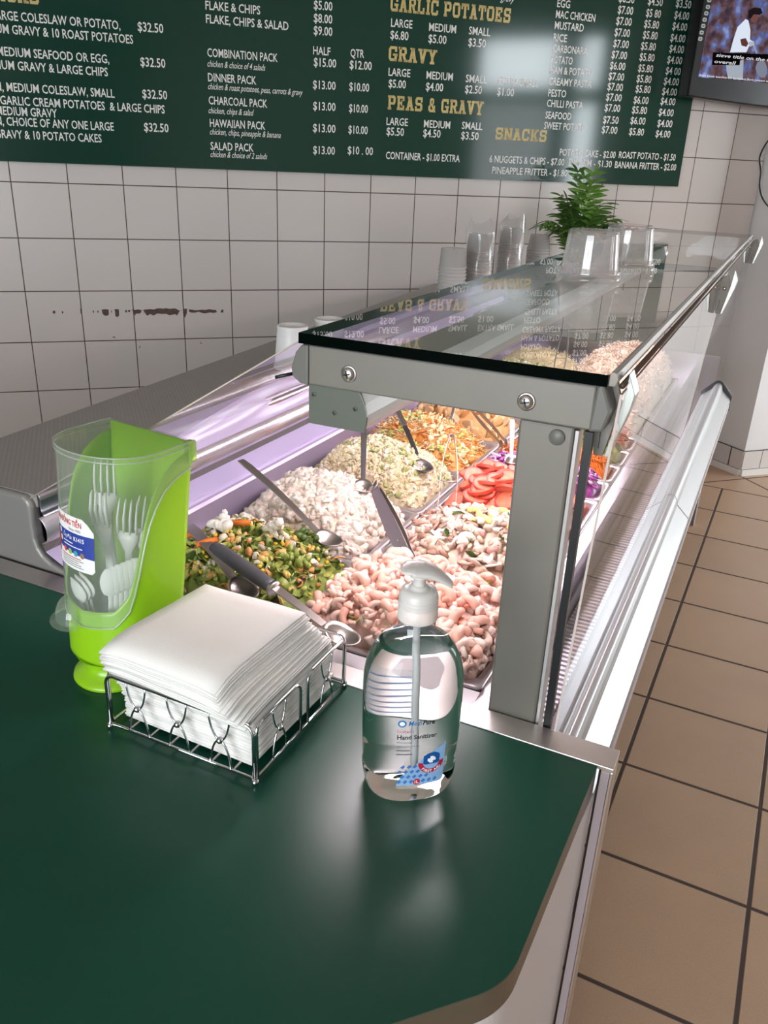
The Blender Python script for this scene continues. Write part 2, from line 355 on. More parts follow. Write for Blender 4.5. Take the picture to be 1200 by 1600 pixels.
m_paint = mat('grey_painted_wall', 'd2cdc8', .55, noise_amt=.02, noise_scale=3)
m_white = mat('white_painted_wall', 'e6e6e6', .5, noise_amt=.02, noise_scale=3)
m_dim = mat('dim_wall', '9a928c', .7)
def wbox(mb, u0, u1, n0, n1, z0, z1, mi=0):
    k = len(mb.V); mb.box(u0, u1, n0, n1, z0, z1, mi); mb.xf(WM, k); return mb
# return wall and pillar to the right of the tiles
PU0, PU1, PN = 3.10, 3.14, 3.282
rt = MB(); rt.prism([(PU0, DW+.1), (PU1, PN), (6.6, PN), (6.6, DW+.1)], 0, CEIL, 'z'); rt.xf(WM)
struct('wall_right', rt, m_white)
# skirting: a row of small tiles over a white coved strip
m_skirt = grid_mat('skirting_tiles', 'dcd8d4', '4a4240', .2, 1.0, (.07, 0), .004, 0, rough=.3, var=.02, bump=.2)
m_cove = mat('white_cove', 'f0eeea', .35)
sk = MB()
def skirt(mb, pts, z0, z1, out, mi):
    for (a, b), (c, d) in zip(pts, pts[1:]):
        dv = Vector((c-a, d-b)).normalized(); nn = Vector((dv.y, -dv.x))
        a2, b2 = a+nn.x*out-dv.x*0, b+nn.y*out; c2, d2 = c+nn.x*out+dv.x*out*.4, d+nn.y*out
        k = len(mb.V)
        mb.add([(a, b, z0), (c, d, z0), (c, d, z1), (a, b, z1), (a2, b2, z0), (c2, d2, z0), (c2, d2, z1), (a2, b2, z1)],
               [(4, 5, 6, 7), (3, 7, 6, 2), (0, 4, 7, 3), (1, 2, 6, 5), (0, 1, 5, 4)], mi)
        mb.xf(WM, k)
PTS = [(PU0+.001, DW), (PU1, PN), (6.6, PN)]
skirt(sk, PTS, 0, .034, .016, 0)
skirt(sk, PTS, .034, .137, .006, 1)
base = struct('baseboard_right', sk, [m_cove, mat('skirting_tile_white', 'd9d4d0', .3)])
jn = MB(); skirt(jn, PTS, .0335, .0355, .0075, 0); skirt(jn, PTS, .136, .1385, .0075, 0)
for u in (3.118, ): pass
for u in np.arange(3.14+.115, 5.2, .2): wbox(jn, u, u+.0025, PN-.0066, PN-.001, .034, .137)
for t in (.30, .78):
    a = Vector((PU1+(PU0-PU1)*t, PN+(DW-PN)*t)); wbox(jn, a.x-.0105, a.x+.002, a.y-.0013, a.y+.0013, .034, .137)
build(jn, 'grout_lines', mat('dark_grout', '453c38', .9), base)
# ceiling and the shop walls behind and beside the photographer
c = MB(); c.box(-6, 6, -4, 9, CEIL, CEIL+.1); struct('ceiling', c, mat('ceiling_paint', 'd8d5d0', .8))
w = MB(); ys = sorted([(a, b, z0, z1) for a, b, z0, z1 in W_SIDE]); y = WY-.1
for a, b, z0, z1 in ys:
    w.box(WX, WX+.12, y, a, 0, CEIL); w.box(WX, WX+.12, a, b, 0, z0); w.box(WX, WX+.12, a, b, z1, CEIL); y = b
w.box(WX, WX+.12, y, 7.4, 0, CEIL)
struct('wall_side', w, m_dim)
w = MB(); x0, x1, z0, z1 = W_FRONT
w.box(-5.2, x0, WY-.12, WY, 0, CEIL); w.box(x1, WX+.12, WY-.12, WY, 0, CEIL); w.box(x0, x1, WY-.12, WY, 0, z0); w.box(x0, x1, WY-.12, WY, z1, CEIL)
struct('wall_front', w, m_dim)
w = MB(); w.box(-5.3, -5.2, WY-.12, .6, 0, CEIL); struct('wall_left', w, m_dim)
m_frame = mat('dark_window_frame', '2b2c2e', .4, .3)
for i, (a, b, z0, z1) in enumerate(W_SIDE):
    w = MB(); t = .05
    w.box(WX+.02, WX+.09, a, a+t, z0, z1); w.box(WX+.02, WX+.09, b-t, b, z0, z1); w.box(WX+.02, WX+.09, a+t, b-t, z0, z0+t); w.box(WX+.02, WX+.09, a+t, b-t, z1-t, z1)
    if i == 0: w.box(WX+.02, WX+.09, 2.68, 2.86, z0+t, z1-t); w.box(WX+.02, WX+.09, a+t, b-t, 1.98, 2.10)
    struct('window_%d' % (i+1), w, m_frame)
    if i == 0:
        r = MB()
        for k in range(12): r.tube([(WX+.015, a+.07+k*.062, .1), (WX+.015, a+.07+k*.062, 2.0)], .024, 8)
        struct('trim_1', r, mat('red_curtain_slats', '93282a', .6, trans=.35))
w = MB(); t = .05; w.box(x0, x0+t, WY-.09, WY-.03, z0, z1); w.box(x1-t, x1, WY-.09, WY-.03, z0, z1); w.box((x0+x1)/2-t/2, (x0+x1)/2+t/2, WY-.09, WY-.03, z0, z1)
x0_, x1_, z0_, z1_ = W_FRONT
struct('window_3', w, m_frame)
pv = MB(); pv.box(WX+.13, 14, -5, 12, -.12, -.02); struct('pavement', pv, mat('pavement_concrete', '8f8d8a', .9, noise_amt=.1, noise_scale=4))

# ------------------------------------------------------------------ menu board
m_menu = mat('glossy_green_board', '153c31', .10, spec=.75, noise_amt=.06, noise_scale=2)
m_mwhite = mat('white_vinyl', 'e4e4e0', .35); m_myel = mat('cream_vinyl', 'cdb877', .35)
MB_U0, MB_U1, MB_Z0, MB_Z1 = -1.2, 2.618, 1.4155, 2.62; MF = DW-.022
menu = wroot('menu_board', 'long dark green menu board with white price lettering on the tiled wall', 'menu board', 0.7, DW, MB_Z0)
b = MB(); wbox(b, MB_U0, MB_U1, MF, DW-.001, MB_Z0, MB_Z1); build(b, 'panel', m_menu, menu)
MENU=[('PACKS', -0.307, -0.129, 1.922, 'y'),('LARGE COLESLAW OR POTATO,', -0.288, 0.136, 1.867, 'w'),('MEDIUM GRAVY & 10 ROAST POTATOES', -0.343, 0.177, 1.826, 'w'),
('$32.50', 0.196, 0.286, 1.868, 'w'),('MEDIUM SEAFOOD OR EGG,', -0.284, 0.088, 1.757, 'w'),('MEDIUM GRAVY & LARGE CHIPS', -0.342, 0.08, 1.715, 'w'),
('$32.50', 0.197, 0.286, 1.756, 'w'),('CHICKEN, MEDIUM COLESLAW, SMALL', -0.409, 0.097, 1.646, 'w'),('GARLIC CREAM POTATOES  & LARGE CHIPS', -0.295, 0.274, 1.603, 'w'),
('MEDIUM GRAVY', -0.312, -0.109, 1.569, 'w'),('$32.50', 0.196, 0.286, 1.651, 'w'),('CHICKEN, CHOICE OF ANY ONE LARGE', -0.417, 0.085, 1.535, 'w'),
('GRAVY & 10 POTATO CAKES', -0.326, 0.038, 1.493, 'w'),('$32.50', 0.194, 0.284, 1.539, 'w'),('FLAKE & CHIPS', 0.441, 0.643, 1.956, 'w'),
('FLAKE, CHIPS & SALAD', 0.441, 0.75, 1.913, 'w'),('$5.00', 0.848, 0.921, 1.991, 'w'),('$8.00', 0.848, 0.921, 1.948, 'w'),
('$9.00', 0.848, 0.922, 1.907, 'w'),('HALF', 0.846, 0.915, 1.84, 'w'),('QTR', 0.996, 1.052, 1.842, 'w'),
('COMBINATION PACK', 0.441, 0.707, 1.804, 'w'),('chicken & choice of 4 salads', 0.44, 0.659, 1.771, 's'),('$15.00', 0.849, 0.939, 1.8, 'w'),
('$12.00', 0.994, 1.085, 1.801, 'w'),('DINNER PACK', 0.44, 0.623, 1.722, 'w'),('chicken & roast potatoes, peas, carrots & gravy', 0.439, 0.805, 1.695, 's'),
('$13.00', 0.846, 0.938, 1.722, 'w'),('$10.00', 0.994, 1.077, 1.724, 'w'),('CHARCOAL PACK', 0.439, 0.664, 1.644, 'w'),
('chicken, chips & salad', 0.437, 0.611, 1.613, 's'),('$13.00', 0.847, 0.939, 1.647, 'w'),('$10.00', 0.995, 1.074, 1.647, 'w'),
('HAWAIIAN PACK', 0.44, 0.655, 1.566, 'w'),('chicken, chips, pineapple & banana', 0.439, 0.716, 1.539, 's'),('$13.00', 0.847, 0.94, 1.568, 'w'),
('$10.00', 0.994, 1.076, 1.569, 'w'),('SALAD PACK', 0.439, 0.607, 1.485, 'w'),('chicken & choice of 2 salads', 0.438, 0.661, 1.459, 's'),
('$13.00', 0.848, 0.939, 1.487, 'w'),('$10 . 00', 0.993, 1.101, 1.492, 'w'),('GARLIC POTATOES', 1.154, 1.671, 2.01, 'y'),
('LARGE', 1.159, 1.248, 1.958, 'w'),('MEDIUM', 1.319, 1.436, 1.956, 'w'),('SMALL', 1.492, 1.587, 1.957, 'w'),
('$6.80', 1.158, 1.234, 1.916, 'w'),('$5.00', 1.319, 1.397, 1.915, 'w'),('$3.50', 1.493, 1.571, 1.915, 'w'),
('GRAVY', 1.154, 1.36, 1.839, 'y'),('LARGE', 1.156, 1.249, 1.787, 'w'),('MEDIUM', 1.319, 1.435, 1.786, 'w'),
('SMALL', 1.493, 1.589, 1.785, 'w'),('EXTRA SMALL', 1.642, 1.829, 1.786, 'w'),('$5.00', 1.158, 1.232, 1.745, 'w'),
('$4.00', 1.319, 1.395, 1.744, 'w'),('$2.50', 1.493, 1.569, 1.745, 'w'),('$1.00', 1.64, 1.718, 1.745, 'w'),
('PEAS & GRAVY', 1.158, 1.583, 1.665, 'y'),('LARGE', 1.155, 1.248, 1.608, 'w'),('MEDIUM', 1.319, 1.437, 1.607, 'w'),
('SMALL', 1.49, 1.585, 1.609, 'w'),('$5.50', 1.157, 1.233, 1.57, 'w'),('$4.50', 1.318, 1.396, 1.571, 'w'),
('$3.50', 1.49, 1.571, 1.57, 'w'),('CONTAINER - $1.00 EXTRA', 1.158, 1.491, 1.48, 'w'),('SNACKS', 1.649, 1.894, 1.576, 'y'),
('POTATO CAKE - $2.00', 1.968, 2.254, 1.525, 'w'),('ROAST POTATO - $1.50', 2.272, 2.577, 1.527, 'w'),('6 NUGGETS & CHIPS - $7.00', 1.63, 1.996, 1.485, 'w'),
('DIM-SIM - $1.30', 2.019, 2.241, 1.486, 'w'),('BANANA FRITTER - $2.00', 2.258, 2.589, 1.485, 'w'),('PINEAPPLE FRITTER - $1.80', 1.647, 2.018, 1.44, 'w'),
('gravy', 1.62, 1.683, 2.084, 's'),('EGG', 1.878, 1.938, 2.085, 'w'),('$7.00', 2.168, 2.243, 2.086, 'w'),
('$5 80', 2.308, 2.382, 2.086, 'w'),('$4.00', 2.451, 2.527, 2.09, 'w'),('MAC CHICKEN', 1.877, 2.064, 2.046, 'w'),
('$7.00', 2.167, 2.243, 2.045, 'w'),('$5.80', 2.306, 2.381, 2.045, 'w'),('$4.00', 2.45, 2.526, 2.048, 'w'),
('MUSTARD', 1.877, 2.015, 2.006, 'w'),('$7.00', 2.166, 2.242, 2.003, 'w'),('$5.80', 2.308, 2.382, 2.004, 'w'),
('$4.00', 2.449, 2.526, 2.004, 'w'),('RICE', 1.877, 1.941, 1.962, 'w'),('$7.00', 2.167, 2.244, 1.961, 'w'),
('$5.80', 2.306, 2.381, 1.962, 'w'),('$4.00', 2.452, 2.528, 1.962, 'w'),('CARBONARA', 1.879, 2.046, 1.922, 'w'),
('$7.00', 2.166, 2.243, 1.919, 'w'),('$5.80', 2.307, 2.383, 1.92, 'w'),('$4.00', 2.45, 2.528, 1.919, 'w'),
('POTATO', 1.878, 1.98, 1.881, 'w'),('$6.00', 2.165, 2.242, 1.877, 'w'),('$5.80', 2.308, 2.384, 1.877, 'w'),
('$4 00', 2.451, 2.529, 1.876, 'w'),('HAM & POTATO', 1.877, 2.081, 1.842, 'w'),('$7.00', 2.165, 2.243, 1.836, 'w'),
('$5.80', 2.308, 2.384, 1.836, 'w'),('$4.00', 2.45, 2.529, 1.835, 'w'),('CREAMY PASTA', 1.877, 2.085, 1.799, 'w'),
('$7.00', 2.166, 2.244, 1.796, 'w'),('$5.80', 2.31, 2.387, 1.796, 'w'),('$4.00', 2.449, 2.527, 1.794, 'w'),
('PESTO', 1.88, 1.967, 1.755, 'w'),('$7.00', 2.166, 2.245, 1.755, 'w'),('$6.00', 2.308, 2.385, 1.752, 'w'),
('$4.00', 2.449, 2.527, 1.755, 'w'),('CHILLI PASTA', 1.879, 2.056, 1.715, 'w'),('$7.00', 2.166, 2.245, 1.713, 'w'),
('$5.80', 2.307, 2.385, 1.712, 'w'),('$4.00', 2.448, 2.527, 1.71, 'w'),('SEAFOOD', 1.878, 2.005, 1.669, 'w'),
('$7.50', 2.166, 2.245, 1.665, 'w'),('$6.00', 2.307, 2.385, 1.669, 'w'),('$4.00', 2.45, 2.53, 1.665, 'w'),
('SWEET POTATO', 1.877, 2.082, 1.628, 'w'),('$7.00', 2.166, 2.246, 1.625, 'w'),('$5.80', 2.308, 2.386, 1.624, 'w'),
('$4.00', 2.449, 2.528, 1.622, 'w'),('$6.50', 2.166, 2.242, 2.128, 'w'),('$4.50', 2.309, 2.383, 2.13, 'w'),
('$3.50', 2.45, 2.528, 2.133, 'w')]

white = MB()
def put(mb, geo, u0, z0, n):
    G, F = geo
    mb.add([tuple(UW*(u0+x)+NW*n+Vector((0, 0, z0+y))) for x, y in G], F)
for s, ua, ub, z, sty in MENU:
    if sty == 'w': put(white, fit_text(s, ub-ua, .0305 if '$' in s and len(s) < 9 else .029, .012), ua, z, MF-.0008)
    elif sty == 's': put(white, fit_text(s, ub-ua, .0225, .004, .35), ua, z, MF-.0008)
    else:
        yel = MB(); put(yel, slab_text(s, ub-ua, .052 if s != 'SNACKS' else .047), ua, z, MF-.0008); build(yel, 'heading', m_myel, menu)
build(white, 'white_lettering', m_mwhite, menu)

# ------------------------------------------------------------------ television on the wall
TN = 3.40
m_tv = mat('black_tv_plastic', '0c0b0c', .28)
tv = wroot('television', 'black television mounted high beside the menu showing tennis', 'television', 2.9, TN, 1.772)
b = MB(); k = len(b.V)
pr_ = [(2.502, 1.786)]+[(2.502+1.05*t, 1.786-.02*math.sin(PI*t)) for t in np.linspace(.03, .97, 12)]+[(3.552, 1.786), (3.552, 2.40), (2.502, 2.40)]
b.prism(pr_, TN, TN+.07, 'y'); b.xf(WM); build(b, 'casing', m_tv, tv, bevel=.006)
def tvp(mb, pts, n, mi=0): return mb.add([tuple(UW*u+NW*n+Vector((0, 0, z))) for u, z in pts], [tuple(range(len(pts)))], mi)
m, n, l = newmat('tv_picture'); n.remove(n['Principled BSDF']); e = n.new('ShaderNodeEmission'); tc = n.new('ShaderNodeTexCoord')
nz = n.new('ShaderNodeTexNoise'); nz.inputs['Scale'].default_value = 17; nz.inputs['Detail'].default_value = 3; l.new(tc.outputs['Object'], nz.inputs['Vector'])
cr = n.new('ShaderNodeValToRGB'); cr.color_ramp.elements[0].position = .32; cr.color_ramp.elements[0].color = (.02, .02, .06, 1); cr.color_ramp.elements[1].position = .72; cr.color_ramp.elements[1].color = (.30, .34, .62, 1)
q = cr.color_ramp.elements.new(.45); q.color = (.10, .055, .06, 1); q = cr.color_ramp.elements.new(.56); q.color = (.09, .12, .30, 1); q = cr.color_ramp.elements.new(.5); q.color = (.15, .09, .11, 1)
l.new(nz.outputs['Color'], cr.inputs[0]); l.new(nz.outputs['Fac'], cr.inputs[0]); l.new(cr.outputs[0], e.inputs[0]); e.inputs[1].default_value = .62
l.new(e.outputs[0], n['Material Output'].inputs[0])
scr = MB(); tvp(scr, [(2.540, 1.862), (3.515, 1.862), (3.515, 2.365), (2.546, 2.365)], TN-.0008)
screen = build(scr, 'screen', m, tv)
PL = {'shirt': [[2.7322, 2.0969], [2.7476, 2.0931], [2.7676, 2.0588], [2.7748, 2.0232], [2.7976, 2.0145], [2.7788, 2.0027], [2.7683, 1.9732], [2.6826, 1.9671], [2.6881, 2.0167], [2.6977, 2.0636]], 'trousers': [[2.6722, 1.9219], [2.7613, 1.9438], [2.7774, 1.8677], [2.7303, 1.8647], [2.7181, 1.8693], [2.6965, 1.8679], [2.6822, 1.8962]], 'forearm': [[2.7235, 2.0194], [2.7506, 2.0266], [2.7703, 2.0073], [2.7629, 1.9937], [2.7365, 1.997]], 'glove': [[2.7689, 2.0124], [2.7962, 2.0196], [2.804, 2.0046], [2.7808, 1.995]], 'racket': [[2.799, 2.0094], [2.8289, 1.9749], [2.8225, 1.9713], [2.7932, 2.0038]], 'hair': [[2.7384, 2.1279], [2.7633, 2.1426], [2.7993, 2.1431], [2.8147, 2.1266], [2.799, 2.1176], [2.77, 2.1178], [2.7569, 2.0989], [2.745, 2.1031]], 'face': [[2.7556, 2.1039], [2.77, 2.1178], [2.7936, 2.1162], [2.7966, 2.0996], [2.778, 2.0879], [2.7617, 2.0891]], 'racketHead': [[2.8327, 1.9168], [2.8366, 1.9384], [2.8531, 1.9459], [2.8761, 1.9437], [2.8937, 1.9262], [2.901, 1.8998], [2.8928, 1.8831], [2.8706, 1.8817], [2.8486, 1.8937]], 'cap1': [[2.5945, 1.9608], [2.8975, 1.9745], [2.9033, 1.9536], [2.7423, 1.9467], [2.7433, 1.9425], [2.7451, 1.9215], [2.5988, 1.9127]]}
pm = dict(shirt=('cdd6e4', .75), trousers=('a9b2bd', .6), forearm=('6b4038', .5), glove=('b9bccb', .6), racket=('a0a0ac', .6), hair=('241c1e', .5), face=('7a4c46', .6), racketHead=('8e93a5', .5), cap1=('0a0a0c', .5))
pb, pmats = MB(), []
for i, key in enumerate(['trousers', 'racketHead', 'racket', 'shirt', 'forearm', 'glove', 'face', 'hair', 'cap1']):
    pmats.append(emis('tv_'+key.lower(), *pm[key])); tvp(pb, PL[key], TN-.0012-.00008*i, i)
build(pb, 'broadcast_picture', pmats, screen)
cap = MB()
put(cap, fit_text('sieve title on the final', .335, .0135, .008, .15), 2.6125, 1.946, TN-.003); put(cap, fit_text('overall', .113, .0135, .008, .15), 2.609, 1.9215, TN-.003)
put(cap, fit_text('Rishi Sunak launches bid to replace Boris Johnson as the', .40, .0085, .01), 2.5445, 1.866, TN-.003)
build(cap, 'caption_lettering', emis('caption_white', 'd0d0d0', .8), screen)
ic = MB()
for u, z in [(2.523, 2.1495), (2.5219, 2.1247), (2.5191, 2.1011), (2.5163, 2.0775), (2.5148, 2.0543), (2.512, 2.0298), (2.5106, 2.0059)]:
    u += .008
    for s, mi, nn in ((1., 0, TN-.0007), (.55, 1, TN-.0012)):
        w_, h_ = .0105*s, .0075*s*(1 if mi == 0 else .6)
        tvp(ic, [(u-w_, z-h_*.5), (u-w_*.6, z-h_), (u+w_*.6, z-h_), (u+w_, z-h_*.5), (u+w_, z+h_*.5), (u+w_*.6, z+h_), (u-w_*.6, z+h_), (u-w_, z+h_*.5)], nn, mi)
build(ic, 'feature_stickers', [mat('sticker_grey', 'a9b3b2', .5), mat('sticker_print', '4a5656', .5)], tv)
cb = MB(); pts = [(2.95, 1.79), (2.93, 1.70), (2.906, 1.6374), (2.8837, 1.6022), (2.8691, 1.5513), (2.8914, 1.4958), (2.8989, 1.4418), (2.9231, 1.393), (2.9577, 1.3606), (2.9986, 1.3335), (3.04, 1.30), (3.07, 1.2)]
P = []
for i in range(len(pts)-1):
    p0, p1, p2, p3 = [Vector(pts[max(0, min(len(pts)-1, i+j))]) for j in (-1, 0, 1, 2)]
    for t in (0, .33, .66): P.append(.5*((2*p1)+(p2-p0)*t+(2*p0-5*p1+4*p2-p3)*t*t+(3*p1-p0-3*p2+p3)*t**3))
cb.tube([tuple(UW*a.x+NW*3.3+Vector((0, 0, a.y))) for a in P], .0042, 8)
tag(build(cb, 'power_cable', mat('black_cable', '121212', .4), origin=tuple(UW*2.95+NW*3.3+Vector((0, 0, 1.2)))), 'black cable hanging in a loose curve below the television', 'cable')
# ------------------------------------------------------------------ the green counter in front
ZC = .857
m_green = mat('green_laminate', '0b4535', .30, spec=.38, bump=.04, bump_scale=900)
m_band = mat('olive_edge_band', '6f6a5c', .3, metal=.6)
m_steel = mat('brushed_steel', 'd2ccc8', .36, metal=1.0, noise_amt=.04, noise_scale=40)
m_steel2 = mat('polished_steel', 'c9c5c4', .14, metal=1.0)
m_chrome = mat('chrome', 'd5d5d8', .07, metal=1.0)
m_dark = mat('dark_rubber', '101010', .4)
m_panel = mat('white_counter_panel', 'dcd8da', .35)
counter = thing('service_counter', 'dark green laminate counter with olive edge band in the foreground', 'counter', (-.6, .4, 0))
def rounded(pts, rad):
    out = []
    n = len(pts)
    for i, p in enumerate(pts):
        r = rad[i] if isinstance(rad, (list, tuple)) else rad
        if r <= 0: out.append(tuple(p)); continue
        p = Vector(p); a = (Vector(pts[i-1])-p); b = (Vector(pts[(i+1) % n])-p)
        d = r*math.tan((PI-a.angle(b))/2); A = p+a.normalized()*d; B = p+b.normalized()*d
        for t in np.linspace(0, 1, 9): out.append(tuple((1-t)**2*A+2*t*(1-t)*p+t*t*B))
    return out
edge = [(-1.75, .768), (-1.75, -.9), (-.98, -.9), (-.98, -.46), (-.085, .468), (-.0765, .768)]
edge = rounded(edge, [0, 0, 0, 0, .075, 0])
b = MB(); b.prism(edge, ZC-.001, ZC, 'z', 0); build(b, 'laminate_top', m_green, counter)
b = MB(); b.prism([(x, y) for x, y in edge], ZC-.036, ZC-.001, 'z', 0); build(b, 'edge_band', m_band, counter, bevel=.0012)
ins = rounded([(-1.70, .76), (-1.70, -.85), (-1.02, -.85), (-1.02, -.44), (-.0930, .472), (-.0748, .766)], [0, 0, 0, 0, .09, 0])
b = MB(); b.prism(ins, .0, ZC-.036, 'z'); build(b, 'white_front_panel', m_panel, counter)
# steel strip closing the joint to the display case, with its upright trim
strip = thing('steel_joint_strip', 'long brushed steel strip along the back edge of the green counter', 'trim strip', (-.55, .79, 0))
b = MB(); b.box(-1.75, -.0585, .7685, .8055, ZC-.004, ZC+.0016); b.box(-.062, -.0585, .7685, .8055, 0, ZC-.004); build(b, 'steel_angle', m_steel, strip, bevel=.0008)
b = MB(); b.box(-.0718, -.0625, .771, .8045, 0, ZC-.005); build(b, 'end_board', mat('mauve_end_board', 'b3a6aa', .4), strip)
b = MB(); b.box(-.0744, -.0720, .7715, .80, 0, ZC-.005); build(b, 'dark_gap_strip', m_dark, strip)  # black strip standing in for the shade in the gap beside the trim

# ------------------------------------------------------------------ refrigerated display case
case = thing('display_case', 'long glass-topped refrigerated salad bar case with grey metal frame', 'display case', (-.6, 2.0, 0))
CY0, CY1 = .806, 3.26
m_alu = mat('grey_anodised_aluminium', '79746c', .45, metal=.3, noise_amt=.02, noise_scale=30)
m_cap = mat('grey_plastic_cap', '6a6862', .42)
m_glass = thin('clear_glass', (.965, .985, .975), .07, power=3.7)
m_glass_in = thin('clear_glass_inner', (1, 1, 1), .0, power=60)
m_gedge = mat('green_glass_edge', '020806', .05, spec=.15)
m_white_pl = mat('white_case_plastic', 'e4dfe6', .3)
m_lav = mat('lavender_ledge_plastic', 'c9bbe0', .3)
m_steel_in = mat('steel_well', 'c4bcc6', .24, metal=1.0, noise_amt=.05, noise_scale=18)
# end frame: beam and post facing the counter
b = MB(); b.box(-.473, -.144, CY0, CY0+.035, 1.226, 1.272); build(b, 'end_beam', m_alu, case, bevel=.002)
b = MB(); b.box(-.2195, -.1605, CY0+.003, CY0+.035, .60, 1.2255); build(b, 'end_post', m_alu, case, bevel=.003)
b = MB(); b.box(-.1600, -.1565, CY0+.006, CY0+.030, .60, 1.222); build(b, 'post_edge_trim', mat('pale_trim', 'c9c5c4', .3, .4), case)
def screw(x, y, z, r, parent, nm='screw'):
    s = MB(); k = len(s.V)
    s.lathe([(r, 0), (r, .003), (r*.9, .0048), (r*.5, .0062), (.0001, .0066)], (0, 0), 20)
    s.box(-r*.55, r*.55, -r*.11, r*.11, .0052, .0069, 1); s.box(-r*.11, r*.11, -r*.55, r*.55, .0052, .0069, 1)
    s.lathe([(r*1.25, 0), (r*1.25, .0012), (r, .0012)], (0, 0), 20)
    s.xf(Matrix.Translation((x, y, z)) @ Matrix.Rotation(PI/2, 4, 'X') @ Matrix.Rotation(.25, 4, 'Z'), k)
    return build(s, nm, [m_steel, m_dark], parent)
screw(-.420, CY0, 1.246, .0078, case); screw(-.213, CY0, 1.246, .0078, case)
b = MB(); k = len(b.V); b.lathe([(.0085, 0), (.0085, .002), (.0078, .003), (.0001, .003)], (0, 0), 24); b.xf(Matrix.Translation((-.1775, CY0+.003, 1.213)) @ Matrix.Rotation(PI/2, 4, 'X'), k); build(b, 'post_plug', m_cap, case)
# left end cap of the beam
capL = [(-.473, 1.272), (-.482, 1.2715), (-.490, 1.262), (-.496, 1.243), (-.4945, 1.233), (-.484, 1.226), (-.473, 1.225)]
b = MB(); b.prism(capL, CY0-.001, CY0+.034, 'y'); build(b, 'end_cap', m_cap, case, bevel=.002)
capR = [(-.144, 1.276), (-.139, 1.280), (-.1265, 1.248), (-.132, 1.2265), (-.147, 1.2245)]
b = MB(); b.prism(capR, CY0-.001, CY0+.034, 'y'); build(b, 'end_cap', m_cap, case, bevel=.003)
b = MB(); b.tube([(-.494, CY0+.012, 1.235), (-.516, CY0-.004, 1.229)], .0022, 8); build(b, 'hinge_pin', m_dark, case)
# glass shelf on top, in two panes
def pane(name, x0, x1, y0, y1, z0, z1):
    g = MB(); g.add([(x0,y0,z0),(x1,y0,z0),(x1,y1,z0),(x0,y1,z0),(x0,y0,z1),(x1,y0,z1),(x1,y1,z1),(x0,y1,z1)], [(4,5,6,7)], 0); g.F.append((0,3,2,1)); g.S.append(False); g.Mi.append(2)
    o = len(g.V)-8
    for f_ in [(0,1,5,4),(1,2,6,5),(2,3,7,6),(3,0,4,7)]: g.F.append(f_); g.S.append(False); g.Mi.append(1)
    return build(g, name, [m_glass, m_gedge, m_glass_in], case)
pane('shelf_glass', -.484, -.1335, CY0-.004, 1.958, 1.2735, 1.2855)
pane('shelf_glass', -.484, -.1335, 1.962, CY1, 1.2735, 1.2855)
b = MB(); b.box(-.478, -.140, CY0-.003, CY0+.03, 1.2722, 1.2737); build(b, 'glass_gasket', m_dark, case)
# edge channel along the customer side of the shelf
b = MB(); b.prism([(-.1332, 1.274), (-.1332, 1.286), (-.130, 1.288), (-.1265, 1.2865), (-.1250, 1.280), (-.127, 1.2745)], CY0, CY1, 'y'); build(b, 'edge_channel', mat('bronze_grey_channel', '7d776e', .22, metal=.9), case)
b = MB(); b.tube([(-.1215, CY0+.01, 1.2735), (-.1215, CY1, 1.2735)], .0032, 8); build(b, 'channel_seal', mat('brown_seal', '4a3a33', .35), case)
# upright front glass, two panes
def fglass(y0, y1):
    g = MB(); xt, xb = -.118, -.139; zt, zb = 1.268, .70; t = .0025
    g.add([(xb,y0,zb),(xb,y1,zb),(xt,y1,zt),(xt,y0,zt),(xb-t,y0,zb),(xb-t,y1,zb),(xt-t,y1,zt),(xt-t,y0,zt)], [(0,1,2,3)], 0); g.F.append((4,7,6,5)); g.S.append(False); g.Mi.append(2)
    for f_ in [(0,3,7,4),(1,5,6,2),(3,2,6,7)]: g.F.append(f_); g.S.append(False); g.Mi.append(1)
    return build(g, 'front_glass', [thin('clear_front_glass', (.975, .985, .98), .05, power=5.2), mat('pale_glass_edge', 'cdbdb6', .2), m_glass_in], case)
fglass(CY0-.003, 1.958); fglass(1.962, CY1)
b = MB(); b.box(-.1500, -.1415, CY0+.002, CY0+.012, .62, 1.224); build(b, 'black_gasket', m_dark, case)
# glass clamps: pointed plates with two bolts
def clamp(y, front):
    dx = 0 if front else .024
    pl = [(-.140, 1.271), (-.1295, 1.274), (-.122, 1.250), (-.1335, 1.192), (-.143, 1.192), (-.153, 1.242)]; pl = [(x+dx, z) for x, z in pl]
    c_ = MB(); c_.prism(pl, y, y+.006, 'y'); r = build(c_, 'glass_clamp', m_alu, case, bevel=.0008)
    for x in (-.1465, -.1335):
        s = MB(); k = len(s.V); s.lathe([(.0042, 0), (.0042, .0025), (.003, .004), (.0001, .0042)], (0, 0), 14); s.xf(Matrix.Translation((x+dx, y, 1.246)) @ Matrix.Rotation(PI/2, 4, 'X'), k); build(s, 'bolt', m_steel2, r)
    s = MB(); s.box(-.1395+dx, -.1385+dx, y-.0004, y+.0002, 1.2, 1.222); build(s, 'slot', m_dark, r)
    s = MB(); s.prism([(a_+dx*.95, c_) for a_, c_ in ((-.1185, 1.283), (-.110, 1.262), (-.1125, 1.246), (-.1275, 1.193), (-.1315, 1.193), (-.1215, 1.25))], y-.004, y+.022, 'y'); build(s, 'side_plate', mat('pale_alloy', 'c4c6c0', .3, .6), r, bevel=.0008)
clamp(CY0+.030, True); clamp(1.95, False); clamp(CY1-.03, False)
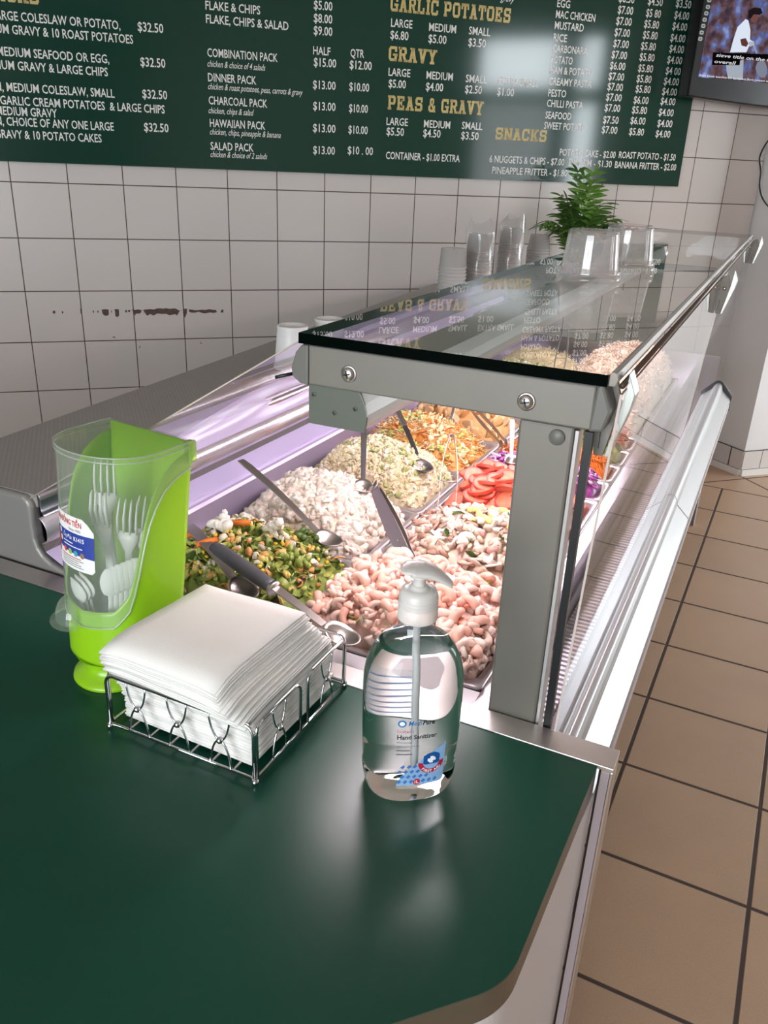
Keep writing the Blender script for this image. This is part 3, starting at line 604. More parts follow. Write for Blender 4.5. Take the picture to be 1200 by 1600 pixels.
# bumper rail under the front glass
rail = [(-.160, .690), (-.158, .728), (-.152, .742), (-.143, .757), (-.136, .760), (-.128, .757), (-.123, .748), (-.119, .735), (-.089, .706), (-.0875, .700), (-.0875, .668), (-.092, .664), (-.160, .664)]
m_rail = mat('pale_aluminium_rail', 'a8a9aa', .36, metal=.65)
b = MB(); b.prism(rail, CY0+.004, 1.955, 'y'); build(b, 'bumper_rail', m_rail, case, bevel=.002)
b = MB(); b.prism(rail, 1.958, CY1-.01, 'y'); build(b, 'bumper_rail', m_rail, case, bevel=.002)
b = MB(); b.prism([(-.0878, .699), (-.0858, .699), (-.0858, .668), (-.0878, .668)], CY0+.004, CY1, 'y'); build(b, 'rail_lip', m_white_pl, case)
b = MB(); b.prism([(x*1.0, z) for x, z in [(-.197, .66), (-.197, .722), (-.150, .762), (-.136, .769), (-.124, .764), (-.083, .715), (-.083, .66)]], CY1-.008, CY1+.004, 'y'); build(b, 'rail_end_cap', mat('dark_end_cap', '3a3b3d', .35), case)
b = MB(); b.box(-.100, -.089, CY1-.012, CY1-.009, .672, .70); build(b, 'rail_cover', mat('blue_white_film', 'b9c9d8', .2), case)
# body under the rail and far support
b = MB(); b.box(-1.20, -.215, CY0+.03, CY1-.02, .10, .66); build(b, 'lower_body', mat('white_case_body', 'c9c6c4', .4), case)
for x, y in ((-.25, 1.0), (-1.1, 1.0), (-.25, 3.1), (-1.1, 3.1)):
    b = MB(); b.box(x-.03, x+.03, y-.03, y+.03, 0, .10); build(b, 'foot', m_dark, case)
b = MB(); b.box(-.167, -.143, 3.70, 3.725, .0, .66); b.box(-.167, -.155, 3.20, 3.72, .55, .66); build(b, 'support_leg', mat('grey_leg', '857b78', .4), case)
b = MB(); b.box(-.1428, -.1395, 3.695, 3.728, .0, .66); build(b, 'leg_edge', m_white_pl, case)
# inside: the well, its back wall, ledge, air slot and rounded lip up to the service bench
TZ = .800
b = MB(); b.strip([(-.262, TZ-.004), (-.238, TZ-.004), (-.236, TZ-.02), (-.234, .735)], CY0+.03, CY1-.02, 'y', nseg=1, smooth=False); build(b, 'front_sill', m_steel_in, case, solid=.002)
b = MB(); b.strip([(-.234, .735), (-.222, .722), (-.175, .722), (-.168, .735), (-.150, .75)], CY0+.03, CY1-.02, 'y', smooth=False); build(b, 'air_return_tray', mat('tray_mauve_grey', '7f757d', .5), case, solid=.002)
b = MB()
for y in np.arange(CY0+.045, CY1-.03, .0135): b.box(-.221, -.176, y, y+.0065, .724, .730)
build(b, 'air_return_grille', m_white_pl, case)
b = MB(); b.strip([(-.900, .70), (-.900, .856), (-.904, .861), (-.910, .862)], CY0+.010, CY1-.02, 'y', smooth=False); build(b, 'well_back_wall', mat('lamp_reflection_steel', 'b9acc6', .3, metal=.45), case, solid=.002)  # the lamp's lavender reflection is put into the steel's base colour
b = MB(); b.strip([(-.910, .862), (-.914, .866), (-.914, .870), (-.918, .872), (-.9505, .8875)], CY0+.010, CY1-.02, 'y', smooth=False); build(b, 'back_ledge', m_lav, case, solid=.002)
m_mesh = mat('dark_air_mesh', '5e5656', .6, bump=1., bump_scale=400)
b = MB(); b.strip([(-.9505, .8875), (-.956, .9005)], CY0+.010, CY1-.02, 'y', smooth=False)
build(b, 'air_outlet_mesh', m_mesh, case, solid=.002)
b = MB(); b.strip([(-.956, .9005), (-.950, .9015), (-.9455, .906), (-.9435, .913), (-.943, .921), (-.9445, .929), (-.948, .936), (-.953, .9405), (-.957, .943)], CY0+.010, CY1-.02, 'y'); build(b, 'rolled_steel_trim', mat('satin_roll', 'd6ccd4', .26, metal=.8), case, solid=.0015)
b = MB(); b.strip([(-.957, .943), (-.9605, .950), (-.9615, .958), (-.960, .966), (-.9595, .971), (-.963, .976), (-.968, .9765)], CY0+.02, CY1, 'y'); build(b, 'bench_lip', m_steel_in, case, solid=.0015)
m_bench = mat('patterned_steel_bench', 'a39e99', .42, metal=.35, noise_amt=.03, noise_scale=50)
# fine pressed ribs in the bench
nt = m_bench.node_tree; wv = nt.nodes.new('ShaderNodeTexWave'); wv.inputs['Scale'].default_value = 60; wv.bands_direction = 'DIAGONAL'; tcb = nt.nodes.new('ShaderNodeTexCoord'); bpn = nt.nodes.new('ShaderNodeBump'); bpn.inputs['Strength'].default_value = .35; bpn.inputs['Distance'].default_value = .001
nt.links.new(tcb.outputs['Object'], wv.inputs['Vector']); nt.links.new(wv.outputs['Fac'], bpn.inputs['Height']); nt.links.new(bpn.outputs[0], nt.nodes['Principled BSDF'].inputs['Normal'])
BZ = .976
bench = [(-.966, CY0+.02), (-.966, 3.93), (-1.405, 3.51), (-1.232, .99-.0), (-1.218, CY0+.02)]
b = MB(); b.prism(bench, BZ-.02, BZ, 'z'); build(b, 'service_bench_top', m_bench, case)
b = MB(); b.prism([(-.97, CY1-.02), (-.97, 3.90), (-1.38, 3.50), (-1.36, CY1-.02)], .0, BZ-.021, 'z'); build(b, 'bench_cabinet', m_steel, case)
b = MB(); b.prism([(-1.03, CY0+.05), (-1.03, CY1-.02), (-1.33, CY1-.02), (-1.225, CY0+.05)], .67, BZ-.021, 'z'); build(b, 'back_cabinet', m_steel, case)
# near end panel with its big rounded corner
outer = [(-1.218, .66), (-1.218, BZ), (-.962, BZ-.004), (-.956, .962), (-.958, .948), (-.962, .925), (-.958, .900), (-.946, .882), (-.925, .872), (-.905, .868), (-.905, .66)]
endp = [(-1.218, .62), (-1.218, BZ-.001), (-.985, BZ-.001), (-.976, BZ-.006), (-.970, .962), (-.971, .93), (-.9705, .905), (-.966, .890), (-.957, .8785), (-.943, .870), (-.92, .863), (-.902, .860), (-.902, .62)]
b = MB(); b.prism(endp, CY0+.008, CY0+.03, 'y'); build(b, 'end_panel', mat('grey_steel_end', '8b8784', .45, metal=.25), case, bevel=.007, seg=4)
b = MB(); b.box(-.90, -.15, CY0+.02, CY0+.032, .62, .80); build(b, 'inner_end_wall', m_steel_in, case)
b = MB(); b.box(-.90, -.262, CY0+.032, .918, TZ-.006, TZ-.003); build(b, 'front_ledge', m_white_pl, case)
b = MB(); b.box(-.90, -.15, CY1-.03, CY1-.02, .62, .86); build(b, 'inner_end_wall', m_steel_in, case)
b = MB(); b.box(-.90, -.24, CY0+.03, CY1-.02, .662, .668); build(b, 'well_floor', m_steel_in, case)
b = MB(); b.box(-.5785, -.5735, .92, 3.05, TZ-.012, TZ-.0015); build(b, 'pan_support_bar', m_steel2, case)
b = MB(); b.box(-.90, -.262, 3.052, CY1-.03, TZ-.006, TZ-.002); build(b, 'blank_plate', m_steel_in, case)
# sloping rear glass between shelf and bench
g = MB(); g.add([(-.482, CY0, 1.276), (-.482, CY1, 1.276), (-.957, CY1, .979), (-.957, CY0, .979)], [(0, 1, 2, 3)], 0)
build(g, 'rear_glass', thin('thin_acrylic', (.985, .985, .985), .02, power=8), case)
g = MB(); g.tube([(-.482, CY0, 1.277), (-.957, CY0, .980)], .0011, 6); build(g, 'rear_glass_edge', mat('pale_edge', 'cdbfb4', .3), case)
# loose night blind gathered along the back of the well, rising towards the far end
V = []; ny, nz2 = 90, 12
for i in range(ny+1):
    y = 1.02+(CY1-.06-1.02)*i/ny; top_ = .976+min(.085, .098*max(0, y-1.10)**.9)
    for k in range(nz2+1):
        u = k/nz2; z = .941+(top_-.941)*u; wv_ = math.sin(PI*u)*min(1, (y-1.0)*1.5)
        x = -.953-.030*u*min(1, (y-1.0))+wv_*(.010*math.sin(y*5.2+u*4)+.005*math.sin(y*13-u*7)+.004*noise.noise(Vector((y*9, u*5, 0))))
        V.append((x, y, z))
b = MB(); b.add(V, [(i*(nz2+1)+k, i*(nz2+1)+k+1, (i+1)*(nz2+1)+k+1, (i+1)*(nz2+1)+k) for i in range(ny) for k in range(nz2)], 0, True)
build(b, 'night_blind', mat('satin_white_blind', 'cdbfe0', .28, spec=.6), case)
# lamp housing under the shelf
lampP = [(-.475, 1.2255), (-.475, 1.178), (-.402, 1.178), (-.399, 1.186), (-.398, 1.197), (-.401, 1.211), (-.408, 1.2255)]
b = MB(); b.prism([(x*1, z) for x, z in lampP], CY0+.004, CY0+.008, 'y'); lamp_end = build(b, 'lamp_end_plate', m_cap if False else mat('olive_grey_plate', '696d63', .35, .3), case, bevel=.0008)
for x, z in ((-.468, 1.214), (-.413, 1.205), (-.440, 1.196)):
    s = MB(); k = len(s.V); s.lathe([(.0032, 0), (.0032, .0008), (.0001, .001)], (0, 0), 14); s.lathe([(.0018, .0009), (.0001, .0013)], (0, 0), 10, 1); s.xf(Matrix.Translation((x, CY0+.004, z)) @ Matrix.Rotation(PI/2, 4, 'X'), k); build(s, 'small_screw', [m_cap, m_dark], lamp_end)
m_lamp_w = mat('white_lamp_housing', 'eceae6', .35)
b = MB(); b.strip([(-.474, 1.180), (-.474, 1.226), (-.410, 1.226), (-.404, 1.211), (-.401, 1.198), (-.402, 1.187), (-.405, 1.180)], CY0+.010, CY1-.04, 'y', smooth=False); lamp = build(b, 'lamp_housing', m_lamp_w, case, solid=.002)
m_tube = emis('fluorescent_tube', (1.0, .86, .93), LAMP)
b = MB(); b.tube([(-.452, CY0+.05, 1.190), (-.452, CY1-.08, 1.190)], .008, 10); b.tube([(-.426, CY0+.05, 1.190), (-.426, CY1-.08, 1.190)], .008, 10); build(b, 'fluorescent_tube', m_tube, lamp)
# clear far end
g = MB(); g.add([(-.90, CY1-.001, .87), (-.14, CY1-.001, .78), (-.125, CY1-.001, 1.272), (-.48, CY1-.001, 1.272)], [(0, 1, 2, 3)], 0); build(g, 'far_end_glass', m_glass, case)
# ------------------------------------------------------------------ wire napkin holder
hx0, hx1, hy0, hy1 = -.592, -.394, .564, .764; hz0, hz1 = ZC+.008, ZC+.0745
holder = thing('napkin_holder', 'chrome wire napkin holder with beaded cross ornaments on the green counter', 'napkin holder', ((hx0+hx1)/2, (hy0+hy1)/2, ZC))
def rect_path(a, b, z0, z1, rad=.012):
    """an upright U-loop on the foot rail from a to b (xy points)"""
    a, b = Vector((*a, 0)), Vector((*b, 0)); d = (b-a).normalized(); P = [a+Vector((0, 0, z0))]
    for t in np.linspace(0, PI/2, 6): P.append(a+d*rad*(1-math.cos(t))+Vector((0, 0, z1-rad+rad*math.sin(t))))
    for t in np.linspace(0, PI/2, 6): P.append(b-d*rad*(1-math.sin(t))+Vector((0, 0, z1-rad+rad*math.cos(t))))
    P.append(b+Vector((0, 0, z0))); return P
WR = .0021
b = MB(); b.tube([(hx0, hy0, hz0), (hx1, hy0, hz0), (hx1, hy1, hz0), (hx0, hy1, hz0)], WR, 8, closed=True); build(b, 'base_ring', m_chrome, holder)
for i in range(6):
    x = hx0+(hx1-hx0)*(i+1)/7; b = MB(); b.tube([(x, hy0, hz0), (x, hy1, hz0)], .0016, 8); build(b, 'base_wire', m_chrome, holder)
def ornament(p, d, parent):
    p = Vector((*p, 0)); d = Vector((*d, 0)); zm = (hz0+hz1)/2+.001; o = MB(); w = .0135
    for sgn in (1, -1):
        h = (hz1-zm) if sgn > 0 else (zm-hz0)
        P = [p+d*w*math.sin(t)*(1.0-.15*abs(math.cos(t)))+Vector((0, 0, zm+sgn*(h*(1-math.cos(t))*.98))) for t in np.linspace(-PI/2*1.0, PI/2*1.0, 15)]
        o.tube(P, .0013, 6)
    r = build(o, 'wire_ornament', m_chrome, parent)
    o = MB(); o.ball((p.x, p.y, zm), .0042, 12); build(o, 'bead', m_chrome, r)
sides = [((hx0, hy0), (hx1, hy0), 3, False), ((hx1, hy0), (hx1, hy1), 2, True), ((hx1, hy1), (hx0, hy1), 3, False), ((hx0, hy1), (hx0, hy0), 2, True)]
for a, c_, no, gap in sides:
    A, B2 = Vector(a), Vector(c_); d = (B2-A).normalized(); L = (B2-A).length
    b = MB()
    if gap:
        b.tube(rect_path(A+d*.004, A+d*(L*.46), hz0, hz1), WR, 8); b.tube(rect_path(A+d*(L*.54), B2-d*.004, hz0, hz1), WR, 8)
    else: b.tube(rect_path(A+d*.001, B2-d*.001, hz0, hz1), WR, 8)
    s = build(b, 'side_frame', m_chrome, holder)
    fr = [.24, .76] if gap else [.22, .5, .78]
    for t in fr: ornament(A+d*L*t, d, s)
for x, y in ((hx0, hy0), (hx1, hy0), (hx1, hy1), (hx0, hy1)):
    b = MB(); b.ball((x, y, ZC+.0042), .0042, 12); build(b, 'ball_foot', m_chrome, holder)
# the napkins, each on its own
m_nap = mat('white_paper_napkin', 'f0ece6', .85, bump=.15, bump_scale=500)
NN = 40; nz0 = hz0+.0035; nz1 = .988
lowq = [Vector((-.582, .580)), Vector((-.575, .748)), Vector((-.404, .748)), Vector((-.407, .577))]
topq = [Vector((-.580, .548)), Vector((-.556, .704)), Vector((-.415, .706)), Vector((-.424, .541))]
for i in range(NN):
    t = i/(NN-1); zc_ = nz0+(nz1-nz0)*t**.95
    w_ = max(0., (t-.38)/.62); w_ = w_*w_*(3-2*w_)
    Q = [lowq[k].lerp(topq[k], w_)+Vector((random.uniform(-.0022, .0022), random.uniform(-.0022, .0022))) for k in range(4)]
    if .28 < t < .93:   # the middle of the pile bulges over the front rails
        bulge = math.sin(PI*(t-.28)/.65)*.010
        Q[3] += Vector((bulge*.6, -bulge)); Q[0] += Vector((-bulge*.2, -bulge*.6)); Q[2] += Vector((bulge*.3, 0))
    th = (nz1-nz0)/NN*.86; mbn = MB(); K = 8; V = []
    ph = random.uniform(0, 6)
    for lay in (0, 1):
        for a in range(K+1):
            for c_ in range(K+1):
                u, v = a/K, c_/K
                p = Q[0].lerp(Q[3], u).lerp(Q[1].lerp(Q[2], u), v)
                # soft droop at the front edges, stronger for loose upper sheets
                ed = max(0, .28-v)/.28; el = max(0, .3-u)/.3; er = max(0, u-.75)/.25
                z = -.010*t*ed**2-.006*t*el*el*(1-v)-.004*t*er**2*(1-v)+.0012*math.sin(7*u+ph)*t*math.sin(5*v+ph)*.5+.004*t*(1-abs(2*u-1))*0
                rnd = .0006*(1 if lay else -1)
                edge = min(u, 1-u, v, 1-v); zz = (th*.5 if lay else -th*.5)*(1 if edge > .01 else .75)
                V.append((p.x, p.y, zc_+z+zz))
    n1 = (K+1)**2; F = []
    for a in range(K):
        for c_ in range(K):
            i0 = a*(K+1)+c_; F.append((i0, i0+1, i0+K+2, i0+K+1)); F.append((n1+i0, n1+i0+K+1, n1+i0+K+2, n1+i0+1))
    ring = [c_ for c_ in range(K+1)]+[a*(K+1)+K for a in range(1, K+1)]+[K*(K+1)+c_ for c_ in range(K-1, -1, -1)]+[a*(K+1) for a in range(K-1, 0, -1)]
    for a, c_ in zip(ring, ring[1:]+ring[:1]): F.append((a, n1+a, n1+c_, c_))
    mbn.add(V, F, 0, True)
    o = build(mbn, 'paper_napkin', m_nap, origin=(-.49, .65, zc_))
    lab = 'white folded paper napkin in the pile in the chrome wire holder'
    if i == NN-1: lab = 'white paper napkin lying topmost on the pile in the wire holder'
    if i == 0: lab = 'white paper napkin at the very bottom of the pile in the wire holder'
    tag(o, lab, 'napkin', 'napkins piled in the wire holder')

# ------------------------------------------------------------------ hand sanitiser bottle
bx, by = -.256, .648
bottle = thing('sanitizer_bottle', 'clear pump bottle of hand sanitizer gel on the green counter', 'bottle', (bx, by, ZC))
BA = math.radians(-52); bn = Vector((math.cos(BA), math.sin(BA))); bs = Vector((-bn.y, bn.x))     # label normal, and across the label
prof = [(.0, .004), (.020, .0035), (.034, .002), (.040, .0015), (.0445, .005), (.0475, .014), (.0490, .026), (.0484, .034), (.0488, .040), (.0500, .070), (.0505, .100), (.0505, .128), (.0498, .140), (.0475, .152), (.0430, .164), (.0365, .174), (.0285, .182), (.0215, .1875), (.0185, .190)]
def sect(r, ang, q=2.5):
    """rounded-oval cross section: wide across the label, flatter front to back"""
    f = min(1, r/.045); b_ = r*(.80+.20*(1-f)); ex = 2/(2+(q-2)*f)
    c_, s_ = math.cos(ang), math.sin(ang)
    return (math.copysign(abs(c_)**ex, c_)*b_, math.copysign(abs(s_)**ex, s_)*r)   # (along normal, across)
def bottle_ring(mb, pr_, n=72, inset=0., mi=0, cap0=True, cap1=True):
    V = []
    for r, z in pr_:
        for k in range(n):
            a, c_ = sect(max(r-inset, .0005), 2*PI*k/n); p = bn*a+bs*c_; V.append((bx+p.x, by+p.y, ZC+z))
    m_ = len(pr_); F = [(i*n+k, i*n+(k+1) % n, (i+1)*n+(k+1) % n, (i+1)*n+k) for i in range(m_-1) for k in range(n)]
    if cap0: F.append(tuple(range(n))[::-1])
    if cap1: F.append(tuple((m_-1)*n+k for k in range(n)))
    return mb.add(V, F, mi, True)
def smooth_prof(pr_, k=4):
    out = []
    for i in range(len(pr_)-1):
        p0, p1, p2, p3 = [Vector(pr_[max(0, min(len(pr_)-1, i+j))]) for j in (-1, 0, 1, 2)]
        for t in np.linspace(0, 1, k, endpoint=False): out.append(tuple(.5*((2*p1)+(p2-p0)*t+(2*p0-5*p1+4*p2-p3)*t*t+(3*p1-p0-3*p2+p3)*t**3)))
    return out+[pr_[-1]]
m_gel, n, l = newmat('clear_gel_and_plastic'); n.remove(n['Principled BSDF']); gb = n.new('ShaderNodeBsdfGlass'); gb.inputs['IOR'].default_value = 1.27; gb.inputs[0].default_value = (.985, .995, .99, 1); gb.inputs['Roughness'].default_value = 0; l.new(gb.outputs[0], n['Material Output'].inputs[0])
sp_ = smooth_prof(prof[1:])
gel = [p for p in sp_ if p[1] <= .1775]
b = MB(); bottle_ring(b, gel); build(b, 'bottle_body', m_gel, bottle)
b = MB(); bottle_ring(b, [p for p in sp_ if p[1] >= .1772]+[(.0180, .203)], cap0=False, cap1=False); build(b, 'bottle_neck', thin('clear_bottle_plastic', (.96, .97, .97), .06, haze=.06), bottle)
m_milk = mat('milky_white_plastic', 'ebe7e2', .35, trans=.25, sss=.0)
b = MB(); pc = [(.0178, .2015), (.0196, .202), (.0198, .2035), (.0198, .213), (.0190, .2145), (.0188, .2155), (.0188, .228), (.0178, .230), (.0170, .233), (.0120, .2345), (.0085, .235), (.0085, .237), (.006, .238)]
b.lathe([(r, ZC+z) for r, z in pc], (bx, by), 40)
for z in (.217, .2205, .224): b.lathe([(.0190, ZC+z), (.01965, ZC+z+.0008), (.0190, ZC+z+.0016)], (bx, by), 40)
build(b, 'screw_collar', m_milk, bottle)
b = MB(); b.lathe([(.006, ZC+.236), (.006, ZC+.246), (.0095, ZC+.247), (.0095, ZC+.249), (.0065, ZC+.250)], (bx, by), 24); build(b, 'pump_stem', m_milk, bottle)
hd = Vector((.97, .25)).normalized(); hs_ = Vector((-hd.y, hd.x)); b = MB(); rows = []
for t in np.linspace(-.019, .0345, 22):
    q_ = (t+.019)/.0535
    wv_ = .0155*math.sin(PI*min(1, q_*1.9)**.6/1)**.5 if q_ < .26 else .0155*(1-((q_-.26)/.74))**.75+.0032
    wv_ = max(wv_, .002); zt = .2595-.0000*q_-.012*(q_-.35)**2*2.2-(.012*max(0, q_-.55)**1.5*2.0); zb_ = zt-.0045-.006*math.sin(PI*min(1, q_))
    rows.append((t, wv_, zt, zb_))
V = []
for t, w_, zt, zb_ in rows:
    for k in range(12):
        a = 2*PI*k/12; p = hd*t+hs_*w_*math.cos(a); zmid = (zt+zb_)/2; V.append((bx+p.x, by+p.y, ZC+zmid+(zt-zb_)/2*math.sin(a)))
F = [(i*12+k, i*12+(k+1) % 12, (i+1)*12+(k+1) % 12, (i+1)*12+k) for i in range(len(rows)-1) for k in range(12)]+[tuple(range(12))[::-1], tuple((len(rows)-1)*12+k for k in range(12))]
b.add(V, F, 0, True); build(b, 'pump_nozzle', m_milk, bottle)
b = MB(); b.tube([(bx, by, ZC+.198), (bx+.001, by, ZC+.11), (bx+.006, by-.004, ZC+.03), (bx+.010, by-.008, ZC+.012)], .0038, 10); build(b, 'dip_tube', mat('tube_white', 'dcdcdc', .4, trans=.2), bottle)
# printing on the bottle: wrapped round the oval front
def arc_table(r, n=400):
    T = [(0., -PI/2)]; pa = None; s = 0; tab = []
    for i in range(n+1):
        a = -PI/2+PI*i/n; p = Vector(sect(r, a))
        if pa is not None: s += (p-pa).length
        tab.append((s, a)); pa = p
    half = tab[n//2][0]; return [(x-half, a) for x, a in tab]
def prof_r(z):
    for (r0, z0), (r1, z1) in zip(sp_, sp_[1:]):
        if z0 <= z <= z1 and z1 > z0: return r0+(r1-r0)*(z-z0)/(z1-z0)
    return .05
ARC = arc_table(.05)
AS = np.array([a[0] for a in ARC]); AA = np.array([a[1] for a in ARC])
def wrapb(s, z, off=.0004):
    r = prof_r(z); a = float(np.interp(s*.05/max(r, .03), AS, AA)); q, w_ = sect(r+off, a); p = bn*q+bs*w_
    return (bx+p.x, by+p.y, ZC+z)
def subdiv(V, F, mx):
    """split long edges so that flat print follows the curve"""
    bm = bmesh.new(); vs = [bm.verts.new((x, y, 0)) for x, y in V]
    for f_ in F:
        try: bm.faces.new([vs[i] for i in f_])
        except ValueError: pass
    bmesh.ops.triangulate(bm, faces=bm.faces[:])
    for _ in range(4):
        es = [e_ for e_ in bm.edges if e_.calc_length() > mx]
        if not es: break
        bmesh.ops.subdivide_edges(bm, edges=es, cuts=1); bmesh.ops.triangulate(bm, faces=[f_ for f_ in bm.faces if len(f_.verts) > 3])
    bm.verts.index_update(); r = [(v.co.x, v.co.y) for v in bm.verts], [tuple(v.index for v in f_.verts) for f_ in bm.faces]; bm.free(); return r
def pprint(mb, V, F, s0, z0, mi, off=.0004, wrap=wrapb):
    V, F = subdiv(V, F, .004); mb.add([wrap(s0+x, z0+y, off) for x, y in V], F, mi)
def disc(r, n=24): return [(r*math.cos(2*PI*k/n), r*math.sin(2*PI*k/n)) for k in range(n)], [tuple(range(n))]
def cross(a, w_): return [(-w_, -a), (w_, -a), (w_, -w_), (a, -w_), (a, w_), (w_, w_), (w_, a), (-w_, a), (-w_, w_), (-a, w_), (-a, -w_), (-w_, -w_)], [tuple(range(12))]
lb = MB(); S0 = -.024
pprint(lb, *disc(.0042), S0+.0042, .1055, 0); pprint(lb, *cross(.0026, .0009), S0+.0042, .1055, 1, .0006)
pprint(lb, *fit_text('Medi', .0135, .0058, .01, .2), S0+.0105, .1030, 0); pprint(lb, *fit_text('Pure', .0125, .0058, .03, .2), S0+.0245, .1030, 2)
pprint(lb, *fit_text('Instant', .0165, .0042, .005), S0, .0945, 3)
pprint(lb, *fit_text('Hand Sanitizer', .0400, .0055, .02), S0, .0865, 2)
for i, (s, w_) in enumerate((('Moisturising', .0150), ('with vitamin E & aloe', .0235), ('', .0130), ('', .0160))):
    if i < 2: pprint(lb, *fit_text(s, w_, .0022, .0), S0, .0815-.0048*i, 4)
    else: pprint(lb, [(0, 0), (w_, 0), (w_, .0013), (0, .0013)], [(0, 1, 2, 3)], S0, .0815-.0048*i, 4)
# blue first-aid panel with a curved upper edge
pan = [(0, 0), (.047, 0), (.050, .003), (.050, .050)]+[(.050-.046*t, .050-.002-.037*t**1.35) for t in np.linspace(.05, 1, 14)]
lbl_panel = [(x-.0025, y) for x, y in pan]
pprint(lb, lbl_panel, [tuple(range(len(pan)))], S0+.004, .0275, 5, .0004)
for r_i, (row, n_) in enumerate(((.003, 7), (.0095, 5), (.016, 4), (.0225, 3))):
    for k in range(n_):
        pprint(lb, *cross(.0021, .0007), S0+.0045+k*.0062+(.003 if r_i % 2 else 0), .0290+row, 6, .0006)
ring = [(.0135*math.cos(t), .0135*math.sin(t)) for t in np.linspace(PI*.98, PI*2.02, 22)]+[(.0085*math.cos(t), .0085*math.sin(t)) for t in np.linspace(PI*2.0, PI, 18)]
pprint(lb, ring, [tuple(range(len(ring)))], S0+.0365, .0545, 7, .0007)
kit = [(-.0085, -.004), (-.007, -.0058), (.007, -.0058), (.0085, -.004), (.0085, .005), (.007, .0062), (.003, .0062), (.003, .0085), (-.003, .0085), (-.003, .0062), (-.007, .0062), (-.0085, .005)]
pprint(lb, kit, [tuple(range(len(kit)))], S0+.0365, .0585, 8, .0009); pprint(lb, *cross(.0042, .0015), S0+.0365, .0585, 1, .0011)
for i, ch in enumerate('FIRST AID'):
    if ch == ' ': continue
    a = PI*1.5+(i-4)*.215; V, F = fit_text(ch, None, .0032, .03); cx_ = (max(v[0] for v in V))/2
    ca, sa = math.cos(a+PI/2), math.sin(a+PI/2); px_, py_ = .0125*math.cos(a), .0125*math.sin(a)
    pprint(lb, [(px_+(x-cx_)*ca-y*sa, py_+(x-cx_)*sa+y*ca) for x, y in V], F, S0+.0365, .0545, 1, .0010)
pprint(lb, *disc(.0036), S0+.0225, .0315, 7, .0008); pprint(lb, *fit_text('1L', .0038, .0032, .03), S0+.0206, .0300, 1, .0010)
pm_ = [mat('print_blue', '1c6fae', .4), mat('print_white', 'f2f2f2', .4), mat('print_black', '1c1c22', .4), mat('print_rose', 'b9606c', .4), mat('print_grey', '55585c', .4), mat('print_pale_blue', '8fb4dc', .4), mat('print_mid_blue', '3f73b8', .4), mat('print_red', 'b8263a', .4), mat('print_kit_blue', '14539a', .4)]
build(lb, 'printed_label', pm_, bottle)
bl_ = MB(); VV, FF = subdiv([(-.012, .070), (.040, .070), (.040, .118), (-.012, .118)], [(0, 1, 2, 3)], .005)
def wrapback(s, z, off):
    r = prof_r(z); a = float(np.interp(s*.05/max(r, .03), AS, AA)); q, w_ = sect(r+off, a); p = -bn*q-bs*w_
    return (bx+p.x, by+p.y, ZC+z)
bl_.add([wrapback(x, y, .0004) for x, y in VV], FF, 0)
for i in range(7):
    VV, FF = subdiv([(-.008, .0745+i*.006), (.034-.009*(i % 3), .0745+i*.006), (.034-.009*(i % 3), .0760+i*.006), (-.008, .0760+i*.006)], [(0, 1, 2, 3)], .005); bl_.add([wrapback(x, y, .0001) for x, y in VV], FF, 1)
build(bl_, 'back_label', [thin('back_label_film', (.95, .95, .95), .04, haze=.55), mat('back_label_ink', 'a3b4d6', .5)], bottle)

# ------------------------------------------------------------------ cutlery holder: green body with a clear hood
cx, cyy = -.668, .690
cut = thing('cutlery_holder', 'bright green plastic cutlery holder with clear curved hood on the counter', 'cutlery holder', (cx, cyy, ZC))
CR = math.radians(-7)
W2, D2 = .070, .056
def uplan(t):
    """walk round the U: t 0 = back right corner .. 1 = back left corner (front in the middle); local x right, y back"""
    L1 = .055; r = W2; arc = PI*r*.86; tot = 2*L1+arc; s = t*tot
    if s < L1: return Vector((W2, D2-s))
    if s > L1+arc: return Vector((-W2, D2-(tot-s)))
    a = (s-L1)/arc*PI; return Vector((W2*math.cos(a), (D2-L1)-.056*math.sin(a)**.85))
def cplace(p, z, sc=1., grow=0.):
    f = (.86+.14*z/.30)*sc; q = p*f
    if grow and q.length > 0: q = q+q.normalized()*grow
    # the hood and body lean a little as they taper towards the foot
    x = q.x*math.cos(CR)-q.y*math.sin(CR); y = q.x*math.sin(CR)+q.y*math.cos(CR)
    k_ = 1-z/.30
    return (cx+x-.001*k_, cyy+y-.030*k_, ZC+z)
ZT = .297
def zedge(t):
    """top edge of the green body: tall at the back corners, low round the front"""
    u = min(t, 1-t)*2           # 0 back .. 1 front
    return float(np.interp(u, [0, .10, .2, .3, .38, .44, .48, .52, .58, .7, 1], [.286, .284, .278, .268, .250, .225, .195, .16, .13, .110, .103]))
m_gr = mat('lime_green_plastic', '8fc21a', .3, spec=.5, coat=.2, sss=0)
N = 48; b = MB(); V = []; NZ = 14
for i in range(N+1):
    t = i/N; zt = zedge(t)
    for k in range(NZ+1): V.append(cplace(uplan(t), .034+(zt-.034)*k/NZ))
F = [(i*(NZ+1)+k, i*(NZ+1)+k+1, (i+1)*(NZ+1)+k+1, (i+1)*(NZ+1)+k) for i in range(N) for k in range(NZ)]
b.add(V, F, 0, True)
bk = [cplace(uplan(0), .034), cplace(uplan(1), .034), cplace(uplan(1), ZT), cplace(uplan(0), ZT)]
b.add(bk, [(0, 1, 2, 3)])
bot = [cplace(uplan(i/N), .034) for i in range(N+1)]; b.add(bot, [tuple(range(N+1))])
build(b, 'green_body', m_gr, cut, solid=.0022)
b = MB(); b.lathe([(.050, ZC), (.0515, ZC+.002), (.0505, ZC+.006), (.044, ZC+.010), (.038, ZC+.014), (.035, ZC+.022), (.038, ZC+.033), (.046, ZC+.0355)], (cx+.001, cyy-.034), 48, cap0=True); build(b, 'foot', m_gr, cut)
